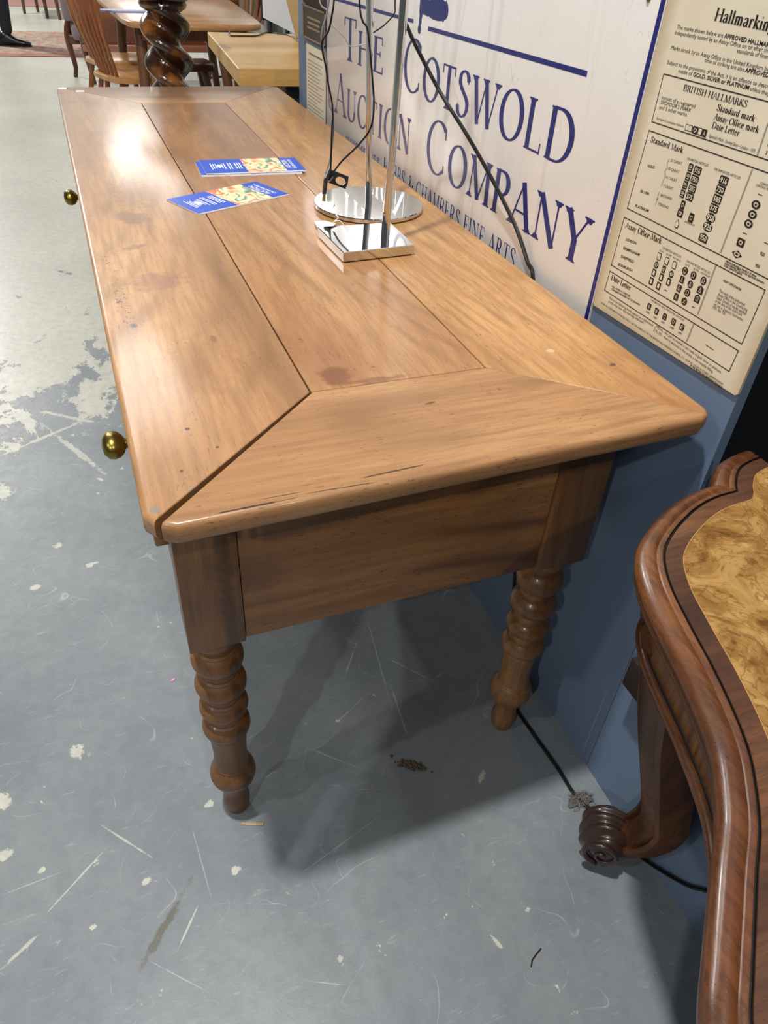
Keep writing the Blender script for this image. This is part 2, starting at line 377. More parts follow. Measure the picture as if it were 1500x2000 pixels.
for ky in (.283, 1.315):
    b = MB(); b.lathe([(.004, 0), (.0055, .004), (.0065, .011), (.012, .014), (.0165, .019), (.0182, .0255), (.017, .032), (.0115, .037), (.004, .039), (.0008, .0393)], 0, 0, 32)
    b.v = [(.0087 - z, ky + y*1.18, .672 + x*.9) for x, y, z in b.v]
    k = b.build('knob', BRASS, drw, 50); k['label'] = 'aged brass drawer knob'

# things lying on the floor
WHITE = plain('white_card', 'f2f1ec', .6, var=.01)
STICK = plain('pale_wood_stick', 'b89a78', .6)
b = MB(); b.box(-.019, -.0022, 0, .019, .0022, .0035, .0008)
o = b.build('wooden_stick', STICK); o.location = (.0765, .1040, 0); o.rotation_euler = (0, 0, -.36); tag(o, 'short pale wooden stick on the grey floor by the near table leg', 'stick')
b = MB(); b.tube([(-.016, 0, .0014), (-.006, .0025, .0016), (.004, .001, .0016), (.016, -.002, .0014)], .0011, 6)
o = b.build('twig', DARKW); o.location = (.427, -.239, 0); o.rotation_euler = (0, 0, .62); tag(o, 'dark thin twig lying on the grey floor in the foreground', 'twig')
b = MB(); b.prism([(-.006, -.003), (.001, -.004), (.006, .001), (.002, .003)], .0004, .0012)
o = b.build('paper_scrap', plain('pink_paper', 'e79bd0', .7)); o.location = (-.004, .449, 0); tag(o, 'tiny pink paper scrap on the floor left of the table leg', 'paper')
b = MB(); random.seed(3)
for i in range(90):
    a = random.random()*2*PI; r = random.random()**.6*.019; x, y = r*math.cos(a)*1.3, r*math.sin(a)*.7
    q = [(x+random.uniform(-.009, .009), y+random.uniform(-.006, .006), .002+random.random()*.006) for _ in range(4)]
    b.tube(catmull(q, 4), .00045, 4)
o = b.build('dust_clump', plain('grey_dust', '7d7570', .95)); o.location = (.630, -.044, 0); tag(o, 'clump of grey dust fluff on the floor beside the cable and carved foot', 'dust')
b = MB(); random.seed(5)
for i in range(46):
    x, y = random.gauss(0, .016), random.gauss(0, .006); r = random.uniform(.0008, .0028)
    n = 6; a0 = random.random()
    b.rings([[(x+r*k*math.cos(a0+2*PI*j/n)*random.uniform(.7, 1.3), y+r*k*math.sin(a0+2*PI*j/n)*random.uniform(.7, 1.3), h*r) for j in range(n)] for k, h in ((.9, 0), (1.1, .6), (.5, 1.3))])
o = b.build('dirt_crumbs', plain('brown_dirt', '6b5644', .95)); o.location = (.372, .120, 0); o.rotation_euler = (0, 0, -.6); tag(o, 'brown dried dirt crumbs on the shaded floor under the table', 'dirt', kind='stuff')
b = MB(); b.prism([(-.006, -.004), (.002, -.005), (.005, .002), (-.002, .006)], 0, .007)
o = b.build('plaster_crumb', WHITE); o.location = (.662, .190, 0); tag(o, 'small white plaster crumb at the foot of the blue wall behind the right leg', 'crumb')
# small price stickers on the far corner
for i, (x, y, l) in enumerate([(.016, 2.066, 'white sticker on the far left table corner, the outer of the two'), (.062, 2.022, 'white sticker near the far left table corner, the inner of the two')]):
    b = MB(); b.box(-.011, -.011, 0, .011, .011, .0006)
    o = b.build('sticker', WHITE, smooth=0); o.location = (x, y, .7601); tag(o, l, 'sticker', 'stickers on the far table corner')

# ------------------------------------------------------------------ leaflets
def leaf_picture():
    t = NT('leaflet_artwork', .35)
    o = t.co()
    a = t.noise(t.map(o, (0,0,0), (0,0,.5), (1, .55, 1)), 34, 1.5, .45, .9)
    c = t.ramp(a, [(.30, '2f5d5a'), (.38, '8fa98c'), (.42, 'f6e6bb'), (.50, 'f8d9a0'), (.55, 'f09a78'), (.62, 'e2604f'), (.67, 'f7e0b0')])
    t.color(c); return t.m
ART = leaf_picture(); LEAFBLUE = plain('leaflet_blue', '1f4fc0', .35, var=.04); LPAPER = plain('leaflet_paper', 'e9e9ee', .5, var=.01)
LINK = plain('leaflet_white_print', 'f4f6ff', .5, var=.0)

# ------------------------------------------------------------------ lettering
def _arc(cx, cy, rx, ry, a0, a1, n=14):
    return [(cx+rx*math.cos(math.radians(a0+(a1-a0)*i/n)), cy+ry*math.sin(math.radians(a0+(a1-a0)*i/n))) for i in range(n+1)]
# strokes: ('t' thick, 'n' thin, 'a' modulated, points) ; ('s', x, y) foot serif ; ('v', x, y, h) vertical beak
GL = {
 'A': (.74, [('n', [(.06, 0), (.37, 1)]), ('t', [(.355, 1), (.68, 0)]), ('n', [(.17, .35), (.56, .35)]), ('s', .06, 0), ('s', .68, 0)]),
 'B': (.66, [('t', [(.14, 0), (.14, 1)]), ('a', [(.14, .985), (.32, .985)] + _arc(.32, .755, .19, .23, 90, -90) + [(.14, .525)]), ('a', [(.14, .525), (.34, .525)] + _arc(.34, .27, .23, .255, 90, -90) + [(.14, .015)]), ('s1', .14, 0), ('s1', .14, 1)]),
 'C': (.80, [('a', _arc(.44, .5, .36, .5, 48, 312, 26)), ('v', .70, .82, .2), ('v', .70, .16, .15)]),
 'D': (.82, [('t', [(.14, 0), (.14, 1)]), ('a', [(.14, .985), (.34, .985)] + _arc(.34, .5, .40, .485, 90, -90, 22) + [(.14, .015)]), ('s1', .14, 0), ('s1', .14, 1)]),
 'E': (.60, [('t', [(.14, 0), (.14, 1)]), ('n', [(.14, .98), (.50, .98)]), ('n', [(.14, .53), (.40, .53)]), ('n', [(.14, .02), (.54, .02)]), ('v', .50, .89, .2), ('v', .55, .1, .2), ('v', .40, .53, .16), ('s1', .14, 0), ('s1', .14, 1)]),
 'F': (.56, [('t', [(.14, 0), (.14, 1)]), ('n', [(.14, .98), (.50, .98)]), ('n', [(.14, .53), (.40, .53)]), ('v', .50, .89, .2), ('v', .40, .53, .16), ('s', .14, 0), ('s1', .14, 1)]),
 'G': (.84, [('a', _arc(.44, .5, .36, .5, 48, 318, 26)), ('v', .70, .82, .2), ('t', [(.70, .04), (.70, .42)]), ('s', .70, .42)]),
 'H': (.82, [('t', [(.14, 0), (.14, 1)]), ('t', [(.68, 0), (.68, 1)]), ('n', [(.14, .52), (.68, .52)]), ('s', .14, 0), ('s', .14, 1), ('s', .68, 0), ('s', .68, 1)]),
 'I': (.32, [('t', [(.16, 0), (.16, 1)]), ('s', .16, 0), ('s', .16, 1)]),
 'K': (.72, [('t', [(.14, 0), (.14, 1)]), ('n', [(.14, .42), (.60, 1)]), ('t', [(.28, .6), (.64, 0)]), ('s', .14, 0), ('s', .14, 1), ('s', .60, 1), ('s', .65, 0)]),
 'L': (.60, [('t', [(.14, 0), (.14, 1)]), ('n', [(.14, .02), (.54, .02)]), ('v', .55, .1, .22), ('s', .14, 1), ('s1', .14, 0)]),
 'M': (.94, [('n', [(.10, 0), (.16, 1)]), ('t', [(.15, 1), (.46, .02)]), ('n', [(.46, .02), (.78, 1)]), ('t', [(.78, 1), (.83, 0)]), ('s', .10, 0), ('s', .83, 0), ('s', .13, 1), ('s', .80, 1)]),
 'N': (.82, [('n', [(.13, 0), (.13, 1)]), ('t', [(.13, 1), (.68, 0)]), ('n', [(.68, 0), (.68, 1)]), ('s', .13, 0), ('s', .10, 1), ('s', .68, 1)]),
 'O': (.86, [('a', _arc(.43, .5, .36, .505, 90, 450, 34))]),
 'P': (.62, [('t', [(.14, 0), (.14, 1)]), ('a', [(.14, .985), (.32, .985)] + _arc(.32, .73, .22, .255, 90, -90) + [(.14, .475)]), ('s', .14, 0), ('s1', .14, 1)]),
 'R': (.70, [('t', [(.14, 0), (.14, 1)]), ('a', [(.14, .985), (.30, .985)] + _arc(.30, .75, .21, .235, 90, -90) + [(.14, .515)]), ('t', [(.32, .52), (.64, 0)]), ('s', .14, 0), ('s1', .14, 1), ('s1', .64, 0)]),
 'S': (.58, [('a', [(.47, .80), (.44, .90), (.37, .975), (.27, 1), (.16, .965), (.10, .87), (.10, .74), (.17, .64), (.29, .54), (.41, .44), (.485, .33), (.49, .2), (.43, .07), (.31, 0), (.19, .01), (.10, .09), (.07, .22)]), ('v', .47, .85, .2), ('v', .07, .16, .2)]),
 'T': (.66, [('t', [(.33, 0), (.33, 1)]), ('n', [(.05, .98), (.61, .98)]), ('v', .05, .90, .2), ('v', .61, .90, .2), ('s', .33, 0)]),
 'U': (.80, [('t', [(.14, 1), (.14, .3)]), ('a', [(.14, .34)] + _arc(.40, .28, .26, .28, 180, 360) + [(.66, .34)]), ('n', [(.66, .3), (.66, 1)]), ('s', .14, 1), ('s', .66, 1)]),
 'W': (1.04, [('t', [(.07, 1), (.30, 0)]), ('n', [(.30, 0), (.53, 1)]), ('t', [(.51, 1), (.74, 0)]), ('n', [(.74, 0), (.97, 1)]), ('s', .07, 1), ('s', .51, 1), ('s', .97, 1)]),
 'Y': (.72, [('t', [(.07, 1), (.36, .45)]), ('n', [(.36, .45), (.65, 1)]), ('t', [(.36, .47), (.36, 0)]), ('s', .07, 1), ('s', .65, 1), ('s', .36, 0)]),
 '&': (.86, [('a', [(.80, .50), (.72, .30), (.58, .10), (.40, 0), (.22, .02), (.10, .14), (.11, .32), (.24, .47), (.40, .60), (.49, .74), (.47, .90), (.36, 1), (.25, .95), (.21, .82), (.28, .66), (.44, .40), (.62, .14), (.78, .01), (.86, .02)]), ('s', .80, .52)]),
 'a': (.50, [('a', [(.09, .50), (.14, .60), (.25, .64), (.34, .60), (.37, .50), (.37, .12), (.41, .02), (.48, .05)]), ('a', [(.37, .38), (.20, .33), (.09, .24), (.08, .1), (.17, .0), (.27, .03), (.37, .13)])]),
 'c': (.46, [('a', _arc(.27, .32, .20, .325, 50, 315, 18))]),
 'd': (.54, [('t', [(.40, 0), (.40, 1)]), ('a', _arc(.25, .32, .18, .325, 60, 300, 18)), ('s1', .40, 0), ('b', .40, 1)]),
 'e': (.48, [('a', [(.08, .36), (.42, .37)] + _arc(.255, .33, .175, .315, 12, 318, 20))]),
 'f': (.32, [('t', [(.14, 0), (.14, .80)]), ('a', [(.14, .78), (.17, .94), (.27, 1.01), (.36, .96)]), ('n', [(.03, .62), (.30, .62)]), ('s', .14, 0)]),
 'g': (.50, [('a', _arc(.23, .45, .14, .19, 0, 360, 18)), ('a', [(.16, .27), (.10, .17), (.16, .09), (.36, .05), (.44, -.06), (.36, -.2), (.2, -.24), (.08, -.16), (.10, -.04), (.2, .05)]), ('n', [(.34, .56), (.47, .62)])]),
 'i': (.28, [('t', [(.14, 0), (.14, .63)]), ('s', .14, 0), ('b', .14, .63), ('dot', .14, .88)]),
 'k': (.54, [('t', [(.14, 0), (.14, 1)]), ('n', [(.14, .24), (.42, .62)]), ('t', [(.24, .38), (.47, 0)]), ('s', .14, 0), ('s', .48, 0), ('s', .42, .63), ('b', .14, 1)]),
 'l': (.28, [('t', [(.14, 0), (.14, 1)]), ('s', .14, 0), ('b', .14, 1)]),
 'm': (.84, [('t', [(.14, 0), (.14, .63)]), ('a', [(.14, .48), (.22, .61), (.32, .64), (.39, .57), (.41, .45), (.41, .3)]), ('t', [(.41, 0), (.41, .42)]), ('a', [(.41, .48), (.50, .61), (.59, .64), (.66, .57), (.68, .45), (.68, .3)]), ('t', [(.68, 0), (.68, .42)]), ('s', .14, 0), ('s', .41, 0), ('s', .68, 0), ('b', .14, .63)]),
 'n': (.56, [('t', [(.14, 0), (.14, .63)]), ('a', [(.14, .48), (.22, .61), (.32, .64), (.39, .57), (.41, .45), (.41, .3)]), ('t', [(.41, 0), (.41, .42)]), ('s', .14, 0), ('s', .41, 0), ('b', .14, .63)]),
 'r': (.40, [('t', [(.14, 0), (.14, .63)]), ('a', [(.14, .44), (.22, .59), (.31, .64), (.37, .60)]), ('s', .14, 0), ('b', .14, .63), ('dot', .35, .57)]),
 's': (.42, [('a', [(.34, .50), (.28, .62), (.18, .64), (.09, .57), (.10, .44), (.20, .35), (.31, .26), (.35, .15), (.29, .02), (.18, 0), (.08, .06), (.06, .16)])]),
 't': (.34, [('t', [(.14, .82), (.14, .14)]), ('a', [(.14, .16), (.17, .03), (.24, .0), (.32, .06)]), ('n', [(.03, .62), (.30, .62)])]),
 'y': (.50, [('t', [(.07, .63), (.26, .04)]), ('n', [(.44, .63), (.24, -.06), (.15, -.23), (.06, -.22)]), ('s', .07, .63), ('s', .43, .63)]),
 'o': (.52, [('a', _arc(.26, .32, .19, .325, 90, 450, 22))]),
 'u': (.56, [('t', [(.13, .63), (.13, .2)]), ('a', [(.13, .24), (.16, .06), (.26, 0), (.36, .06), (.40, .18)]), ('t', [(.40, 0), (.40, .63)]), ('s', .42, 0)]),
 'p': (.54, [('t', [(.14, -.25), (.14, .63)]), ('a', _arc(.29, .32, .18, .325, 120, -120, 18)), ('s', .14, -.25)]),
 'h': (.56, [('t', [(.14, 0), (.14, 1)]), ('a', [(.14, .48), (.22, .61), (.32, .64), (.39, .57), (.41, .45), (.41, .3)]), ('t', [(.41, 0), (.41, .42)]), ('s', .14, 0), ('s', .41, 0)]),
 'b': (.54, [('t', [(.14, 0), (.14, 1)]), ('a', _arc(.29, .32, .18, .325, 120, -120, 18))]),
 ' ': (.34, []), '-': (.3, [('n', [(.05, .3), (.25, .3)])]),
}
def ribbon(b, pts, ws):
    m = len(pts); L = []; R = []
    for i in range(m):
        a = Vector(pts[max(i-1, 0)]); c = Vector(pts[min(i+1, m-1)]); d = (c-a).normalized(); n = Vector((-d.y, d.x))
        p = Vector(pts[i]); L.append(p+n*ws[i]/2); R.append(p-n*ws[i]/2)
    b.add([(p.x, p.y, 0) for p in L+R], [(i, i+1, m+i+1, m+i) for i in range(m-1)])
def serif_text(s, thick=.115, thin=.035, small_caps=None, space=.07):
    """flat lettering, capital height 1; returns MB and width"""
    b = MB(); x = 0.0
    for ch in s:
        sc = 1.0; key = ch
        if small_caps and ch.islower(): key = ch.upper(); sc = small_caps
        w, st = GL[key]; tk = thick*(.85 + .15*sc)/sc; tn = thin/sc
        g = MB()
        for qi, q in enumerate(st):
            n0 = len(g.v)
            if q[0] in 'tna' and len(q) == 2:
                P = q[1]
                if q[0] == 't': ws = [tk]*len(P)
                elif q[0] == 'n': ws = [tn]*len(P)
                else:
                    ws = []
                    for i in range(len(P)):
                        a = P[max(i-1, 0)]; c = P[min(i+1, len(P)-1)]; L = math.hypot(c[0]-a[0], c[1]-a[1]) or 1
                        v = abs((c[1]-a[1])/L*.97 - (c[0]-a[0])/L*.22); ws.append(tn + (tk*1.05-tn)*min(1, v)**1.6)
                ribbon(g, P, ws)
            elif q[0] in ('s', 's1'):
                h = .035; wd = .13 if q[0] == 's' else .10; y0 = q[2] - (h if q[2] > .5 else 0) if q[2] >= 0 else q[2]
                g.add([(q[1]-wd, y0, 0), (q[1]+wd, y0, 0), (q[1]+wd, y0+h, 0), (q[1]-wd, y0+h, 0)], [(0, 1, 2, 3)])
                d = 1 if q[2] <= .5 else -1; ye = y0 + (h if d > 0 else 0)
                g.add([(q[1]-wd*.75, ye, 0), (q[1]+wd*.75, ye, 0), (q[1]+tk*.4, ye+.07*d, 0), (q[1]-tk*.4, ye+.07*d, 0)], [(0, 1, 2, 3)])
            elif q[0] == 'b': g.add([(q[1]-.13, q[2]-.08, 0), (q[1], q[2]-.1, 0), (q[1], q[2]+.0, 0)], [(0, 1, 2)])
            elif q[0] == 'v': g.add([(q[1]-.02, q[2]-q[3]/2, 0), (q[1]+.02, q[2]-q[3]/2, 0), (q[1]+.02, q[2]+q[3]/2, 0), (q[1]-.02, q[2]+q[3]/2, 0)], [(0, 1, 2, 3)])
            elif q[0] == 'dot': P = _arc(q[1], q[2], .06, .06, 0, 360, 10)[:-1]; g.add([(u, v, 0) for u, v in P], [tuple(range(10))])
            h0 = len(g.v) - n0
            for j in range(h0): u, v, _ = g.v[n0+j]; g.v[n0+j] = (u, v, qi+1 + (.5 if (q[0] in ('s', 's1') and j > 3) else 0))
        b.add([(x + u*sc, v*sc, k) for u, v, k in g.v], g.f); x += w*sc + space
    return b, x - space
_fc = {}
def sans_text(s, bold=False):
    cu = bpy.data.curves.new('t', 'FONT'); cu.body = s; cu.resolution_u = 2; cu.size = 1.0; cu.offset = .022 if bold else 0.0
    o = bpy.data.objects.new('t', cu); me = bpy.data.meshes.new_from_object(o)
    b = MB()
    if len(me.vertices):
        x0 = min(v.co.x for v in me.vertices); x1 = max(v.co.x for v in me.vertices)
        b.add([((v.co.x-x0)/.70, v.co.y/.70, 0) for v in me.vertices], [tuple(p.vertices) for p in me.polygons]); w = (x1-x0)/.70
    else: w = 1
    bpy.data.objects.remove(o); bpy.data.curves.remove(cu); bpy.data.meshes.remove(me)
    return b, w
def on_wall(dst, src, w, y0, z0, y1, z1, h, x):
    """src drawn in (u, v); u runs from (y0, z0) to (y1, z1) and v upwards on the wall face at x"""
    dst.add([(x - k*1.5e-5, y0 + (y1-y0)*u/w, z0 + (z1-z0)*u/w + v*h) for u, v, k in src.v], src.f)
def to_frame(dst, src, w, o, ux, uy, width, h, z):
    dst.add([(o[0] + ux[0]*u/w*width + uy[0]*v*h, o[1] + ux[1]*u/w*width + uy[1]*v*h, z) for u, v, _ in src.v], src.f)

# ------------------------------------------------------------------ the big sign
def sign_mat():
    t = NT('white_sign_board', .22, .5, 0, .3, .08)
    p = t.pos(); c = t.ramp(t.noise(p, 3, 4, .6), [(.3, 'eae8e5'), (.7, 'f1f0ee')])
    st = t.noise(t.map(p, sc=(1, 5, .35)), 9, 4, .6)
    c = t.mix(t.step(st, .56, .8, 0, .32), c, lin('b9b2aa'))
    dirt = t.noise(p, 30, 5, .7); c = t.mix(t.step(dirt, .66, .8, 0, .25), c, lin('a89f92'))
    scr = t.noise(t.map(p, sc=(1, 1.6, .9)), 13, 2, .4, .6)
    c = t.mix(t.math('MULTIPLY', t.step(t.math('ABSOLUTE', t.math('SUBTRACT', scr, .5)), 0, .0025, 1, 0), .25), c, lin('8f8984'))
    t.color(c); return t.m
NAVY = plain('navy_print', '16206a', .3, var=.05)
sign = thing('auction_sign', (.682, .965, .70), 'large white sign with navy serif lettering leaning on the blue wall behind the table', 'sign')
b = MB(); b.box(.6765, .3085, .70, .6815, 1.612, 1.85, .0008); b.build('board', sign_mat(), sign)
b = MB(); X0 = .6762
def rect(b, y0, y1, z0, z1, x=X0): b.add([(x, y0, z0), (x, y1, z0), (x, y1, z1), (x, y0, z1)], [(0, 1, 2, 3)])
rect(b, .309, .3175, .701, 1.849); rect(b, 1.603, 1.6115, .701, 1.849); rect(b, .3175, 1.603, 1.8405, 1.849)
b.build('border', NAVY, sign, 0)
b = MB()
for s, sm, y0, z0, y1, z1, h in [("The", .78, 1.4686, .9215, 1.1954, .9285, .0875), ("Cotswold", .775, 1.0806, .9235, .4330, .9275, .0915),
                                 ("Auction", .74, 1.5316, .7915, 1.0192, .8065, .0935), ("Company", .745, .9363, .8045, .3502, .8105, .0945)]:
    g, w = serif_text(s, .115, .034, sm, .07); on_wall(b, g, w, y0, z0, y1, z1, h, X0)
g, w = serif_text("HOBBS & CHAMBERS FINE ARTS", .11, .035, None, .10); on_wall(b, g, w, 1.165, .7345, .5353, .7385, .0345, X0)
g, w = serif_text("incorporating", .08, .025, None, .05); on_wall(b, g, w, 1.44, .742, 1.19, .747, .020, X0)
tag(b.build('lettering', NAVY, sign, 0), kind='stuff')
# gavel emblem and the two rules under it
b = MB()
b.add([(X0, 1.54, 1.0335), (X0, 1.045, 1.0405), (X0, 1.045, 1.0468), (X0, 1.54, 1.0398)], [(0, 1, 2, 3)])
b.add([(X0, .972, 1.0365), (X0, .4345, 1.0445), (X0, .4345, 1.0515), (X0, .972, 1.0435)], [(0, 1, 2, 3)])
h = [(1.019, 1.14), (1.019, 1.062), (1.016, 1.055), (1.018, 1.050), (1.0165, 1.045), (1.019, 1.040), (1.0215, 1.034), (1.019, 1.028), (1.013, 1.026), (1.007, 1.028), (1.005, 1.034), (1.008, 1.040), (1.005, 1.045), (1.006, 1.050), (1.0035, 1.056), (1.003, 1.062),
     (.998, 1.059), (.985, 1.059), (.978, 1.057), (.975, 1.059), (.955, 1.056), (.93, 1.056), (.912, 1.058), (.907, 1.056), (.905, 1.060), (.897, 1.062), (.891, 1.068), (.890, 1.076), (.894, 1.084), (.899, 1.087), (.901, 1.090), (.905, 1.087), (.92, 1.090), (.945, 1.089), (.965, 1.086), (.975, 1.083), (.977, 1.086), (.985, 1.085), (.992, 1.083), (1.003, 1.086), (1.003, 1.14)]
v = [(X0, y_, z_) for y_, z_ in h]
b.add(v, [tuple(range(len(v)))])
b.build('emblem', NAVY, sign, 0)
b = MB(); b.lathe([(.0001, 0), (.0035, 0), (.004, .0008), (.003, .002), (.0001, .0026)], 0, 0, 16)
b.v = [(X0-z, .340+x, 1.1405+y) for x, y, z in b.v]; b.build('screw', BRASS, sign)

# ------------------------------------------------------------------ hallmark notice
def aged_paper():
    t = NT('aged_cream_card', .38, .4, 0, .15, .2)
    p = t.pos(); c = t.ramp(t.noise(p, 7, 4, .6), [(.3, 'd3c9b2'), (.7, 'ddd4bf')])
    y = t.sep(p)
    edge = t.math('MINIMUM', t.math('MINIMUM', t.math('SUBTRACT', y[1], .012), t.math('SUBTRACT', .300, y[1])), t.math('SUBTRACT', y[2], .776))
    eg = t.math('ADD', edge, t.math('MULTIPLY', t.noise(p, 40, 4, .6), .02))
    c = t.mix(t.step(eg, .006, .03, .55, 0), c, lin('b09b74'))
    c = t.mix(t.step(t.noise(p, 60, 4, .7), .66, .78, 0, .4), c, lin('a8946f'))
    c = t.mix(t.step(t.noise(p, 330, 2, .5), .77, .80, 0, .8), c, lin('5e4a30'))
    t.color(c); t.bump(t.noise(p, 25, 3, .5), .15, .002); return t.m
INK = plain('black_print', '1a1512', .45, var=0)
CREAM = aged_paper()
notice = thing('hallmark_notice', (.682, .155, .775), 'aged cream hallmarks notice in black print, right of the big sign', 'notice')
b = MB(); b.prism([(.3080, .776), (.3045, .7725), (.015, .784), (.0115, .787), (.0075, 1.17), (.3078, 1.17)], .6782, .6815, 'x'); b.build('card', CREAM, notice, 0)
XP = .6779
